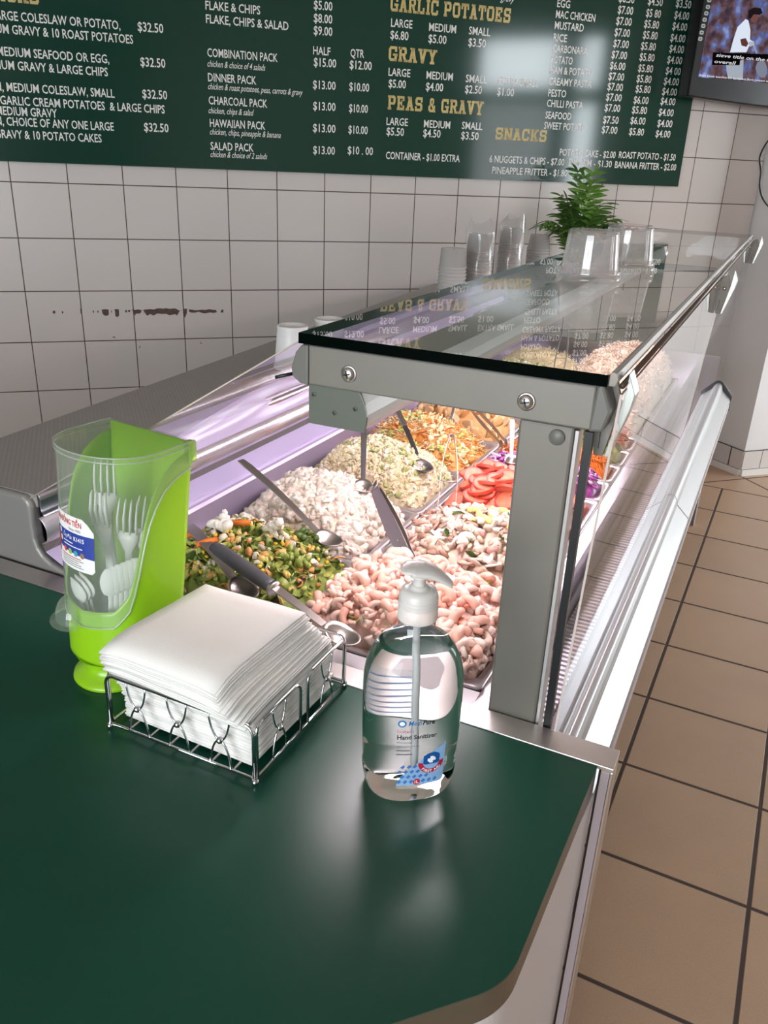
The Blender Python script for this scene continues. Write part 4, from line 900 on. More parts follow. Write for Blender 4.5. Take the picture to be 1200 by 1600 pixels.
m_hood = thin('milky_clear_plastic', (.93, .95, .92), .05, rough=.06, haze=.22, hazecol=(.92, .95, .90))
b = MB(); V = []
for i in range(N+1):
    t = i/N; z0 = max(.05, zedge(t)-.020)
    for k in range(13): V.append(cplace(uplan(t), z0+(ZT+.0015-z0)*k/12, 1., .0028))
F = [(i*13+k, (i+1)*13+k, (i+1)*13+k+1, i*13+k+1) for i in range(N) for k in range(12)]
b.add(V, F, 0, True)
lid = [cplace(uplan(i/N), ZT+.0015, 1., .0028) for i in range(N+1)]; b.add(lid, [tuple(range(N+1))])
build(b, 'clear_hood', m_hood, cut)
b = MB()
for z, g in ((ZT+.0018, .0035), (ZT-.004, .0034)): b.tube([cplace(uplan(i/N), z, 1., g) for i in range(N+1)], .0011, 6)
b.tube([cplace(uplan(i/N), max(.05, zedge(i/N)-.020), 1., .0030) for i in range(N+1)], .0012, 6)
build(b, 'hood_rim', thin('milky_rim', (.9, .93, .88), .06, haze=.4, hazecol=(.9, .95, .85)), cut)
# hinge lug on the back right corner, spout-shaped grip at the front
p = Vector(cplace(uplan(0), ZT-.012)); b = MB(); b.box(p.x-.006, p.x+.005, p.y-.006, p.y+.006, p.z-.012, p.z+.014); build(b, 'hinge_lug', thin('green_tint_plastic', (.72, .86, .45), .05, haze=.45, hazecol=(.6, .85, .25)), cut, bevel=.002)
b = MB(); tf = .57; K = 12; V = []
c0 = Vector(cplace(uplan(tf), .0, 1., 0)); p1 = uplan(tf); nrm = Vector((p1.x, p1.y)).normalized(); tn = Vector((-nrm.y, nrm.x))
for i in range(K+1):
    a = PI*i/K
    for k in range(7):
        e_ = k/6; rr_ = .0005+.021*math.sin(e_*PI/2); z = .112-.026*e_**2.2
        q = p1+tn*(.026*math.cos(a)*(.25+.75*math.sin(e_*PI/2)))+nrm*(rr_*math.sin(a)-.001); V.append(cplace(q, z, 1., .003))
F = [(i*7+k, (i+1)*7+k, (i+1)*7+k+1, i*7+k+1) for i in range(K) for k in range(6)]
b.add(V, F, 0, True)
V = []
for i in range(K+1):
    a = PI*i/K
    for k, e_ in enumerate((1., 1.32)):
        q = p1+tn*(.026*math.cos(a)*e_)+nrm*(.0215*e_*math.sin(a)-.001); V.append(cplace(q, .086-.002*k, 1., .003))
b.add(V, [(i*2, (i+1)*2, (i+1)*2+1, i*2+1) for i in range(K)], 0, True)
build(b, 'hood_grip', m_hood, cut)
# paper sticker on the hood
UT = np.linspace(0, 1, 500); UP = [uplan(t) for t in UT]; US = np.cumsum([0]+[(UP[i+1]-UP[i]).length for i in range(499)])
def wraph(s, z, off=.0004):
    t = float(np.interp(US[-1]*.5+s, US, UT)); return cplace(uplan(1-t) if False else uplan(t), z, 1., .0030+off)
# s grows from right to left when seen from outside, so mirror x
def hp(mb, V, F, s0, z0, mi, off): pprint(mb, [(x, y) for x, y in V], F, s0, z0, mi, off, wrap=lambda s, z, o: wraph(-s, z, o))
stk = MB(); sw, sh_ = .072, .066; s0 = -.046; z0_ = .156
rr_ = [(0, 0), (sw-.004, 0), (sw, .004), (sw, sh_*.78), (sw-.008, sh_*.92), (sw-.016, sh_), (0, sh_)]
hp(stk, rr_, [tuple(range(7))], s0, z0_, 0, .0004)
hp(stk, [(0, .022), (sw, .018), (sw, .046), (0, .046)], [(0, 1, 2, 3)], s0, z0_, 1, .0006)
hp(stk, [(0, .010), (.006, .014), (.007, .03), (.004, .042), (0, .046)], [tuple(range(5))], s0, z0_, 2, .0008)
hp(stk, *fit_text('ĐẠI ĐỒNG TIẾN', .054, .0068, .02), s0+.001, z0_+.0545, 2, .0007)
hp(stk, *fit_text('Since 1983', .021, .0036, .005), s0+.032, z0_+.0482, 3, .0007)
hp(stk, *fit_text('Ống Đũa', .018, .0050, .005, .35), s0+.019, z0_+.0370, 0, .0008); hp(stk, *fit_text('K1415', .017, .0054, .02), s0+.041, z0_+.0365, 0, .0008)
for w_, z_ in ((.020, .0318), (.036, .0278)): hp(stk, [(0, 0), (w_, 0), (w_, .0012), (0, .0012)], [(0, 1, 2, 3)], s0+.019, z0_+z_, 0, .0008)
hp(stk, *disc(.0036, 16), s0+.0105, z0_+.0415, 4, .0008); hp(stk, *disc(.0036, 16), s0+.0125, z0_+.0325, 5, .0008)
for i in range(4): hp(stk, *disc(.0036, 16), s0+.022+i*.0108, z0_+.0215+i*.0-.0003*i, 6+i, .0009)
for i in range(5): hp(stk, [(0, 0), (.044-.004*(i % 3), 0), (.044-.004*(i % 3), .0010), (0, .0010)], [(0, 1, 2, 3)], s0+.012, z0_+.0035+i*.0027, 3 if i < 4 else 2, .0007)
build(stk, 'paper_sticker', [mat('sticker_white', 'eceae6', .5), mat('sticker_blue', '2a3f95', .5), mat('sticker_red', 'c43a34', .5), mat('sticker_ink', '8f8c8a', .5), mat('dot_pale', 'b7c4d6', .5), mat('dot_cream', 'd8d1a0', .5), mat('dot_red', 'c84a4a', .5), mat('dot_green', '8fb35a', .5), mat('dot_teal', '3f9fae', .5), mat('dot_brown', '8a7160', .5)], cut)
# plastic forks and spoons standing inside
m_pl = mat('white_plastic_cutlery', 'eeeeea', .3, trans=.1)
def ribbon(stations, th=.0012):
    """(centre, width, half hollow) stations -> a thin curved body"""
    mb = MB(); V = []; n = len(stations); M_ = 7
    for lay in (0, 1):
        for c_, w_, hol, nx, nn in stations:
            for k in range(M_):
                u = k/(M_-1)*2-1; p = Vector(c_)+Vector(nx)*u*w_/2+Vector(nn)*(hol*(1-u*u)*-1+(th if lay else 0)); V.append(tuple(p))
    F = []; o = n*M_
    for i in range(n-1):
        for k in range(M_-1):
            a = i*M_+k; F.append((a, a+1, a+M_+1, a+M_)); F.append((o+a, o+a+M_, o+a+M_+1, o+a+1))
        F.append((i*M_, (i+1)*M_, o+(i+1)*M_, o+i*M_)); F.append((i*M_+M_-1, o+i*M_+M_-1, o+(i+1)*M_+M_-1, (i+1)*M_+M_-1))
    F.append(tuple(range(M_))[::-1]+tuple(range(o, o+M_))); F.append(tuple(range(o-M_, o))+tuple(range(2*o-M_, 2*o))[::-1])
    return mb.add(V, F, 0, True)
ex_, ey_, ez_ = (1, 0, 0), (0, 1, 0), (0, 0, 1)
def st_handle(): return [((0, 0, z), w_, .0012, ex_, ey_) for z, w_ in ((0, .010), (.01, .013), (.05, .011), (.085, .008), (.098, .0085))]
sp_st = st_handle()+[((0, -.002+.003*math.sin(t*PI), .098+.052*t), .010+.022*math.sin(PI*min(1, t*.92+.04))**.7, .006*math.sin(PI*t), ex_, ey_) for t in np.linspace(.08, 1, 10)]
fk_st = st_handle()+[((0, -.001, .104), .014, .003, ex_, ey_), ((0, -.002, .114), .0225, .004, ex_, ey_), ((0, -.001, .124), .0240, .0035, ex_, ey_)]
def base_spoon():
    r = ribbon(sp_st); return r
def base_fork():
    r = ribbon(fk_st)
    for k in range(4):
        x = -.0102+.0068*k; r.tube([(x, -.003, .122), (x, -.0035, .140), (x*.94, .0005, .156), (x*.92, .003, .160)], [.0024, .0023, .0018, .0008], 6, flat=.6)
    return r
def single(mb, name, mat_, label, cat, group): return tag(build(mb, name, mat_), label, cat, group)
def place(o, M): o.matrix_world = M; MW[o.name] = M; return o
sp0 = single(base_spoon(), 'plastic_spoon', m_pl, '', 'spoon', 'white plastic spoons in the green holder'); fk0 = single(base_fork(), 'plastic_fork', m_pl, '', 'fork', 'white plastic forks in the green holder')
def cpos(u, v, z):
    p = cplace(Vector((u, v)), z); return Vector(p)
forks = [(-.020, .012, .100, .10, .05, .3), (.004, .004, .062, .03, -.06, -.2), (.014, .010, .058, .05, .10, .1), (.024, .014, .060, .02, .16, .35)]
flab = ['tallest white plastic fork under the top of the clear hood', 'white plastic fork below the tallest one, tines beside the sticker', 'white plastic fork standing among the others in the middle of the holder', 'white plastic fork nearest the right side of the green holder']
for i, (u, v, z, tx, ty, rz) in enumerate(forks):
    o = fk0 if i == 0 else fk0.copy()
    if i: C.objects.link(o)
    place(o, Matrix.Translation(cpos(u, v, z)) @ Matrix.Rotation(CR+rz+.35, 4, 'Z') @ Matrix.Rotation(tx, 4, 'X') @ Matrix.Rotation(ty, 4, 'Y') @ Matrix.Scale(1.12, 4)); o['label'] = flab[i]
for i in range(9):
    o = sp0 if i == 0 else sp0.copy()
    if i: C.objects.link(o)
    if i < 3: M = Matrix.Translation(cpos(-.022+.004*i, -.030+.004*i, .048+.003*i)) @ Matrix.Rotation(CR-.25, 4, 'Z') @ Matrix.Rotation(.10, 4, 'X') @ Matrix.Diagonal((1.25, 1., .58, 1))
    else: M = Matrix.Translation(cpos(.018+.0042*(i-3), -.024+.0052*(i-3), .048+.002*(i-3))) @ Matrix.Rotation(CR+.95, 4, 'Z') @ Matrix.Rotation(.12, 4, 'X') @ Matrix.Rotation(.06, 4, 'Y') @ Matrix.Scale(.76, 4)
    place(o, M)
    o['label'] = 'white plastic spoon with its bowl up behind the hood sticker in the green holder' if i < 3 else 'white plastic spoon in the nested row beside the clear hood edge'
    o['group'] = 'white plastic spoons behind the sticker' if i < 3 else 'nested white plastic spoons in the holder'
# ------------------------------------------------------------------ pans of salad
RX = {'L': (-.8945, -.5785), 'R': (-.5735, -.2620)}
def rowy(i): return .921+.2635*i, .921+.2635*(i+1)-.0015
m_pan = mat('pan_steel', 'c4bdc2', .28, metal=.75, noise_amt=.05, noise_scale=25)
def rrect(x0, x1, y0, y1, r, n=6):
    P = []
    for cx_, cy_, a0 in ((x1-r, y1-r, 0), (x0+r, y1-r, PI/2), (x0+r, y0+r, PI), (x1-r, y0+r, 1.5*PI)):
        for k in range(n+1): a = a0+PI/2*k/n; P.append((cx_+r*math.cos(a), cy_+r*math.sin(a)))
    return P
def pan_mesh(w, d, depth=.10):
    mb = MB(); t = TZ; loops = []
    for x, z, r in ((0, t-.004, .010), (0, t, .010), (.002, t+.001, .010), (.011, t+.001, .022), (.0135, t-.002, .024), (.018, t-depth+.012, .026), (.028, t-depth, .03)):
        loops.append([(p[0], p[1], z) for p in rrect(-w/2+x, w/2-x, -d/2+x, d/2-x, r)])
    n = len(loops[0]); V = [p for L in loops for p in L]
    F = [(i*n+k, i*n+(k+1) % n, (i+1)*n+(k+1) % n, (i+1)*n+k) for i in range(len(loops)-1) for k in range(n)]
    F.append(tuple((len(loops)-1)*n+k for k in range(n)))
    return mb.add(V, F, 0, True)
pan_full = {}
def pan(x0, x1, y0, y1, label):
    key = (round(x1-x0, 3), round(y1-y0, 3)); c_ = ((x0+x1)/2, (y0+y1)/2, 0.)
    if key not in pan_full:
        mb = pan_mesh(*key); o = build(mb, 'steel_food_pan', m_pan); pan_full[key] = o
    else: o = pan_full[key].copy(); C.objects.link(o)
    o.matrix_world = Matrix.Translation(c_); MW[o.name] = o.matrix_world.copy()
    return tag(o, label, 'food pan', 'steel food pans in the display case')

# small bits ---------------------------------------------------------------
def ico(sub=1):
    bm = bmesh.new(); bmesh.ops.create_icosphere(bm, subdivisions=sub, radius=1); bm.verts.index_update()
    V = np.array([tuple(v.co) for v in bm.verts]); F = [tuple(v.index for v in f_.verts) for f_ in bm.faces]; bm.free(); return V, F
ICO1, ICO2 = ico(1), ico(2)
def t_chunk(jit=.28, sq=.0, base=ICO1):
    V, F = base; V = V.copy()
    if sq: V = np.sign(V)*np.abs(V)**(1-sq)
    V = V*(1+RNG.uniform(-jit, jit, (len(V), 1)))*RNG.uniform(.65, 1.35, (1, 3)); return V, F
def t_tube(path, r, n=6, flat=1.):
    mb = MB().tube(path, r, n, flat=flat); return np.array(mb.V), mb.F
def t_curl(turn=3.4, r0=.30, r1=.10, n=9, k=7):
    P = [(math.cos(a), math.sin(a), .12*math.sin(a*2)) for a in np.linspace(0, turn, n)]
    return t_tube(P, list(np.linspace(r0, r1, n)), k)
def t_mac():
    P = [(math.cos(a), math.sin(a), 0) for a in np.linspace(0, 2.4, 7)]; return t_tube(P, .33, 7)
def t_shred(): 
    a, b_ = RNG.uniform(-.5, .5, 2); P = [(t, a*math.sin(2*t), b_*t*t) for t in np.linspace(-1, 1, 6)]; return t_tube(P, RNG.uniform(.07, .13), 4, flat=.7)
def t_leaf():
    V = []; F = []; n, m_ = 6, 4; cv = RNG.uniform(.2, .8)
    for i in range(n):
        t = i/(n-1)
        for j in range(m_):
            s = (j/(m_-1)-.5)*2*math.sin(PI*(.08+.84*t))*.55; V.append((2*t-1, s, cv*(t-.5)**2*2+.28*math.sin(9*t+5*s)*.4+.5*s*s))
    F = [(i*m_+j, i*m_+j+1, (i+1)*m_+j+1, (i+1)*m_+j) for i in range(n-1) for j in range(m_-1)]
    return np.array(V), F
def t_slab(w=1., l=.6, h=.22):
    V, F = t_chunk(.10, .55, ICO2); return V*np.array([w, l, h]), F
def t_strip():
    V, F = t_chunk(.2, .3); V = V*np.array([1., .32, .2]); V[:, 2] += .3*V[:, 0]**2*RNG.uniform(-1, 1); return V, F
def t_mush():
    """a slice of mushroom: cap arc and stalk, cut flat"""
    out = [(math.cos(a), .15+.75*math.sin(a)) for a in np.linspace(0, PI, 11)]+[(-.85, .05), (-.28, .05), (-.22, -.75), (.22, -.75), (.28, .05), (.85, .05)]
    mb = MB().prism(out, -.13, .13, 'z'); return np.array(mb.V), mb.F
def t_floret():
    V, F = [], []
    for k in range(11):
        v, f_ = t_chunk(.18); p = np.array([RNG.uniform(-.8, .8), RNG.uniform(-.8, .8), RNG.uniform(.1, .7)]); o = sum(len(a) for a in V); V.append(v*RNG.uniform(.3, .45)+p); F += [tuple(i+o for i in q) for q in f_]
    v, f_ = t_tube([(0, 0, -.8), (0, 0, 0), (.1, .1, .4)], [.3, .34, .5], 8); o = sum(len(a) for a in V); V.append(v); F += [tuple(i+o for i in q) for q in f_]
    return np.vstack(V), F
def rotm(full=1.):
    a = Matrix.Rotation(random.uniform(0, 2*PI), 3, 'Z') @ Matrix.Rotation(random.uniform(-1, 1)*PI*full, 3, 'X') @ Matrix.Rotation(random.uniform(-1, 1)*PI*.5*full, 3, 'Y'); return np.array(a)
class Heap:
    """a heaped surface inside one pan"""
    def __init__(s, x0, x1, y0, y1, top, low=.765, px=None, py=None, sharp=1.0, seed=0):
        s.x0, s.x1, s.y0, s.y1 = x0+.018, x1-.018, y0+.018, y1-.018; s.top, s.low = top, low
        s.cx = (x0+x1)/2 if px is None else px; s.cy = (y0+y1)/2 if py is None else py; s.sh = sharp; s.seed = seed
    def h(s, x, y):
        rx = max(s.cx-s.x0, s.x1-s.cx) if False else ((s.cx-s.x0) if x < s.cx else (s.x1-s.cx)); ry = (s.cy-s.y0) if y < s.cy else (s.y1-s.cy)
        u = min(1, abs(x-s.cx)/max(rx, .01)); v = min(1, abs(y-s.cy)/max(ry, .01))
        d = ((1-u**2.2)*(1-v**2.2))**(.75*s.sh)
        return s.low+(s.top-s.low)*d+.007*noise.noise(Vector((x*28+s.seed, y*28, 0)))*(.4+d)
    def bed(s, mb, mi=0, n=46, drop=.006):
        V = []
        for i in range(n+1):
            for j in range(n+1):
                x = s.x0+(s.x1-s.x0)*i/n; y = s.y0+(s.y1-s.y0)*j/n; V.append((x, y, s.h(x, y)-drop+.006*noise.noise(Vector((x*80+s.seed, y*80, 3)))+.0045*noise.noise(Vector((x*190+s.seed, y*190, 7)))+.002*noise.noise(Vector((x*420, y*420, 1)))))
        F = [(i*(n+1)+j, (i+1)*(n+1)+j, (i+1)*(n+1)+j+1, i*(n+1)+j+1) for i in range(n) for j in range(n)]
        return mb.add(V, F, mi, True)
    def pt(s, e=0., fx=None, fy=None):
        x = random.uniform(s.x0+e, s.x1-e) if fx is None else s.x0+(s.x1-s.x0)*random.uniform(*fx)
        y = random.uniform(s.y0+e, s.y1-e) if fy is None else s.y0+(s.y1-s.y0)*random.uniform(*fy)
        return x, y, s.h(x, y)
def scatter(mb, hp_, n, tf, size, mis, full=1., lift=.0, fx=None, fy=None, smooth=True, sq=None, variants=8):
    T = [tf() for _ in range(variants)]
    for _ in range(n):
        V, F = random.choice(T); k = random.uniform(*size); x, y, z = hp_.pt(k*.6, fx, fy)
        W = V*k
        if sq is not None: W = W*np.array(sq)
        W = W @ rotm(full).T+np.array([x, y, z+lift])
        mb.add(W.tolist(), F, random.choice(mis) if isinstance(mis, (list, tuple)) else mis, smooth)
    return mb
def stuff(mb, name, mats, label, cat):
    zs = sum(v[0] for v in mb.V)/len(mb.V), sum(v[1] for v in mb.V)/len(mb.V), min(v[2] for v in mb.V)
    return tag(build(mb, name, mats, origin=zs), label, cat, None, 'stuff')
def fm(name, c, rough=.45, amt=.12, sc=60, sss=0.): return mat(name, c, rough, spec=.4, noise_amt=amt, noise_scale=sc, bump=.15, bump_scale=220, sss=sss)
F_ = dict(cream=fm('cream_dressing', 'ecdfcf'), cream2=fm('pale_pink_cream', 'ecd6c9'), white=fm('white_flesh', 'f1e8dc'), ivory=fm('ivory_potato', 'ead9b4'), pasta=fm('pale_pasta', 'e0d3b0'), oliv=fm('pickle_green', 'a7ab72'),
  orange=fm('carrot_orange', 'd9762c'), orange2=fm('light_carrot', 'e9a45a'), cab=fm('pale_cabbage', 'efe0b4'), lime=fm('celery_green', 'b5bd62'), leaf=fm('dark_leaf', '4d6428', .4), leaf2=fm('mid_leaf', '879648', .4), purple=fm('purple_cabbage', '4c2340'),
  corn=fm('corn_yellow', 'e2b633'), chick=fm('chickpea', 'd59a5c'), potato=fm('boiled_potato', 'c9b06a'), meat=fm('roast_chicken', 'cfa06a'), meat2=fm('roast_chicken_pale', 'dcb98c'), shrimp=fm('prawn_pink', 'f0b5a2'), shrimp2=fm('prawn_white', 'f4cdbf'), shrimp3=fm('prawn_coral', 'e39a86'),
  mush=fm('mushroom_pale', 'd9c0ac'), mush2=fm('mushroom_brown', 'a98673'), ham=fm('ham_pink', 'dcaba0'), egg=fm('egg_yolk', 'ecdc8a'), eggw=fm('egg_white', 'f3efe2'), tomato=fm('tomato_skin', 'cf4c3a', .4), tomf=fm('tomato_flesh', 'e07c68', .4), toms=fm('tomato_seed', 'dc8a62', .4), onion=fm('red_onion', 'a24c98', .3), onion2=fm('onion_white', 'e6cddd', .3), red=fm('red_pepper', 'b53c24', .3), rice=fm('steamed_rice', 'eed6c0'), rice2=fm('rice_pale', 'f2e2d2'), yel=fm('fried_rice', 'd8b465'))
LX, RXx = RX['L'], RX['R']
# --- left row, from the counter back
L = [rowy(i) for i in range(8)]
pan(*LX, *L[0], 'steel pan nearest the counter holding the mixed vegetable salad')
hp0 = Heap(*LX, *L[0], .868, .780, py=L[0][0]+.16, sharp=.7, seed=1); b = MB(); hp0.bed(b, 1)
scatter(b, hp0, 420, t_leaf, (.007, .014), [0, 1, 1, 4], .6, .004); scatter(b, hp0, 300, lambda: t_chunk(.42, .3), (.0035, .009), [4, 5, 5, 6, 8, 1, 7, 8], 1, .004)
scatter(b, hp0, 90, t_shred, (.012, .02), [4, 1, 7], .4, .006); scatter(b, hp0, 60, lambda: t_chunk(.1), (.0035, .0045), 3, 1, .009); scatter(b, hp0, 20, t_leaf, (.008, .014), 2, .5, .006)
stuff(b, 'vegetable_salad', [F_[k] for k in ('leaf', 'leaf2', 'purple', 'corn', 'lime', 'potato', 'white', 'chick', 'cream')], 'green chopped vegetable salad in the pan nearest the counter', 'salad')
def bits(n, hp_, tf, size, mats, name, label, cat, group, full=1., lift=.004, fx=None, fy=None, var=4, sq=None, pts=None, labels=None):
    """pieces one could count: every one an object of its own"""
    protos = []
    for v in range(var):
        V, F = tf(); V = np.array(V)
        if sq is not None: V = V*np.array(sq)
        mb = MB().add(V.tolist(), F, 0, True); me = bpy.data.meshes.new(name); me.from_pydata(mb.V, [], mb.F); me.materials.append(mats[v % len(mats)]); me.polygons.foreach_set('use_smooth', [True]*len(mb.F)); me.update(); protos.append(me)
    for i in range(n):
        o = bpy.data.objects.new(name, protos[i % var]); C.objects.link(o)
        k = random.uniform(*size)
        if pts: x, y = pts[i]; z = hp_.h(x, y)
        else: x, y, z = hp_.pt(k*.7, fx, fy)
        o.matrix_world = Matrix.Translation((x, y, z+lift)) @ Matrix(rotm(full).tolist()).to_4x4() @ Matrix.Scale(k, 4)
        MW[o.name] = o.matrix_world.copy(); tag(o, labels[i] if labels else label, cat, group)
bits(3, hp0, t_floret, (.020, .024), [F_['white'], F_['cream']], 'cauliflower_floret', '', 'cauliflower', 'cauliflower florets in the vegetable salad', .25, .010, var=2, pts=[(-.800, 1.055), (-.800, 1.135), (-.700, 1.075)],
     labels=['big white cauliflower floret on the vegetable salad beside the spoon handle', 'white cauliflower floret by the back wall end of the vegetable salad', 'small white cauliflower floret in the middle of the vegetable salad'])
def t_carrot(): return t_tube([(-1, 0, 0), (-.9, 0, 0), (0, .03, .03), (.9, 0, 0), (1, 0, 0)], [.18, .28, .33, .26, .15], 9)
bits(4, hp0, t_carrot, (.017, .021), [F_['orange']], 'baby_carrot', '', 'carrot', 'baby carrots in the vegetable salad', .12, .014, var=1, pts=[(-.765, 1.075), (-.845, 1.05), (-.865, 1.10), (-.79, 1.01)],
     labels=['orange baby carrot to the right of the big cauliflower floret', 'orange baby carrot left of the big cauliflower floret', 'orange baby carrot against the back edge of the vegetable salad', 'orange baby carrot under the grey spoon handle'])
bits(9, hp0, lambda: t_chunk(.08, 0, ICO2), (.0055, .0065), [F_['chick']], 'chickpea', 'tan chickpea lying on the mixed vegetable salad', 'chickpea', 'chickpeas in the vegetable salad', 1, .008, fx=(.45, .9), fy=(.35, .8), var=2)
bits(3, hp0, t_floret, (.016, .020), [F_['leaf2'], F_['leaf']], 'broccoli_floret', 'dark green broccoli floret in the vegetable salad', 'broccoli', 'broccoli florets in the vegetable salad', .3, .004, fx=(.5, .95), fy=(.4, .9), var=2)
pan(*LX, *L[1], 'steel pan of creamy white chicken salad, second in the back row')
hp1 = Heap(*LX, *L[1], .888, .770, px=-.745, py=L[1][0]+.135, sharp=.62, seed=2); b = MB(); hp1.bed(b, 0, 90, drop=.001)
scatter(b, hp1, 800, lambda: t_chunk(.38, .3, ICO2), (.004, .0095), [0, 0, 1, 2, 2, 1], 1, -.002); scatter(b, hp1, 120, lambda: t_slab(1, .7, .45), (.006, .0105), [0, 1, 2], 1, .000); scatter(b, hp1, 60, t_strip, (.008, .014), [0, 1, 2], .5, .003); scatter(b, hp1, 25, t_shred, (.006, .010), [3], .5, .004)
stuff(b, 'creamy_chicken_salad', [F_[k] for k in ('cream', 'cream2', 'white', 'oliv')], 'white creamy chicken salad heaped high in the second back pan', 'salad')
pan(*LX, *L[2], 'steel pan of pale pasta salad behind the creamy chicken salad')
hp2 = Heap(*LX, *L[2], .888, .772, px=-.745, sharp=.6, seed=3); b = MB(); hp2.bed(b, 0, 80, drop=.003)
scatter(b, hp2, 1500, t_mac, (.0042, .0058), [0, 0, 1, 1, 3], 1, .001); scatter(b, hp2, 800, lambda: t_chunk(.45, .3), (.003, .007), [0, 1, 1, 2, 3], 1, .002, smooth=False)
stuff(b, 'pasta_salad', [F_[k] for k in ('pasta', 'ivory', 'oliv', 'cream')], 'pale small-pasta salad with green flecks behind the creamy salad', 'salad')
pan(*LX, *L[3], 'steel pan of orange carrot slaw in the back row')
hp3 = Heap(*LX, *L[3], .880, .768, px=-.76, py=L[3][0]+.12, sharp=.75, seed=4); b = MB(); hp3.bed(b, 1, drop=.006)
scatter(b, hp3, 900, t_shred, (.010, .018), [0, 1, 1, 2, 2, 2], .5, .003); scatter(b, hp3, 170, lambda: t_chunk(.3, .2), (.004, .009), [1, 2, 3], 1, .002); scatter(b, hp3, 40, t_strip, (.008, .013), [3, 2], .6, .005)
stuff(b, 'carrot_slaw', [F_[k] for k in ('orange', 'orange2', 'cab', 'lime')], 'orange shredded carrot and cabbage slaw heaped in a back pan', 'salad')
pan(*LX, *L[4], 'steel pan of golden chicken pieces behind the carrot slaw')
hp4 = Heap(*LX, *L[4], .862, .785, py=L[4][0]+.15, sharp=.8, seed=5); b = MB(); hp4.bed(b, 0, drop=.004)
stuff(b, 'chicken_gravy', [F_['meat']], 'brown glaze under the golden chicken pieces behind the slaw', 'sauce')
bits(90, hp4, t_slab, (.013, .021), [F_['meat'], F_['meat2']], 'chicken_piece', 'golden brown piece of chicken in the pan behind the carrot slaw', 'chicken', 'chicken pieces behind the slaw', .8, .002, var=6)
for i, (mk, nm, lb_) in enumerate((('yel', 'fried_rice', 'yellow fried rice in the pan behind the golden chicken'), ('oliv', 'green_pasta_salad', 'greenish pasta salad in the sixth pan of the back row'), ('cab', 'cabbage_salad', 'pale cabbage salad in the last pan of the back row'))):
    pan(*LX, *L[5+i], ['steel pan of yellow fried rice seen through the shelf glass', 'steel pan of greenish pasta salad far along the back row', 'last steel pan of the back row by the far end'][i])
    hq = Heap(*LX, *L[5+i], .868, .785, sharp=.7, seed=10+i); b = MB(); hq.bed(b, 0)
    scatter(b, hq, 380, (lambda: t_chunk(.3, .2)) if i != 2 else t_shred, (.005, .009) if i != 2 else (.009, .016), [0, 0, 1, 2], 1, .002)
    stuff(b, nm, [F_[mk], F_['cab'] if i != 1 else F_['pasta'], F_['orange2'] if i == 0 else F_['cream']], lb_, 'salad')
# --- front row
R = [rowy(i) for i in range(8)]
pan(*RXx, *R[0], 'steel pan of pink prawns beside the hand sanitizer bottle')
hr0 = Heap(*RXx, *R[0], .866, .798, px=-.44, sharp=.42, seed=6); b = MB(); hr0.bed(b, 0, drop=.003); scatter(b, hr0, 60, lambda: t_chunk(.3, .2), (.006, .011), [0, 1, 1], 1, .0); scatter(b, hr0, 110, lambda: t_curl(2.4, .56, .26), (.009, .013), [0, 0, 1], .5, .002, fy=(0, .16)); scatter(b, hr0, 60, lambda: t_curl(2.4, .56, .26), (.009, .013), [0, 0, 1], .5, .002, fx=(0, .12)); scatter(b, hr0, 50, lambda: t_curl(2.4, .56, .26), (.009, .013), [0, 0, 1], .5, .002, fx=(.9, 1)); scatter(b, hr0, 16, t_strip, (.008, .012), [3], .5, .006); scatter(b, hr0, 14, lambda: t_chunk(.3, .3), (.005, .009), [2], 1, .007, fx=(.6, .98), fy=(.0, .5))
stuff(b, 'prawn_dressing', [F_['shrimp2'], F_['cream2'], F_['shrimp3'], F_['lime']], 'pink creamy dressing between the prawns', 'sauce')
scatter_front = None
bits(240, hr0, lambda: t_curl(random.uniform(1.9, 2.9), .66, .30, 9, 9), (.0105, .0150), [F_['shrimp'], F_['shrimp2'], F_['shrimp2'], F_['shrimp']], 'prawn', 'pale pink curled prawn in the pan beside the sanitizer bottle', 'prawn', 'prawns in the front pan', .45, .003, var=8)
pan(*RXx, *R[1], 'steel pan of mushroom and egg salad behind the prawns')
hr1 = Heap(*RXx, *R[1], .866, .79, px=-.40, py=R[1][0]+.17, sharp=.7, seed=7); b = MB(); hr1.bed(b, 0, drop=.005)
scatter(b, hr1, 150, lambda: t_chunk(.3, .2), (.006, .012), [0, 1, 2, 0], 1, .001); scatter(b, hr1, 130, t_strip, (.011, .019), [0, 1, 2, 5], .45, .005); scatter(b, hr1, 9, t_leaf, (.012, .018), 4, .4, .008)
scatter(b, hr1, 150, lambda: t_chunk(.35, .1), (.004, .009), [3, 3, 5], 1, .011, fx=(.42, .98), fy=(.45, .98))
stuff(b, 'mushroom_egg_salad', [F_[k] for k in ('mush', 'mush2', 'ham', 'egg', 'leaf', 'eggw')], 'creamy salad with crumbled egg yolk among the mushroom slices', 'salad')
bits(85, hr1, t_mush, (.012, .017), [F_['mush'], F_['mush2'], F_['white']], 'mushroom_slice', 'pale mushroom slice in the egg salad behind the prawns', 'mushroom', 'mushroom slices behind the prawns', .42, .007, var=3)
pan(*RXx, *R[2], 'steel pan of sliced tomatoes behind the mushroom salad')
hr2 = Heap(*RXx, *R[2], .862, .795, px=-.45, sharp=.6, seed=8)
b = MB(); hr2.bed(b, 0, drop=.008); stuff(b, 'tomato_juice', [F_['tomf']], 'red tomato juice in the pan of slices', 'juice')
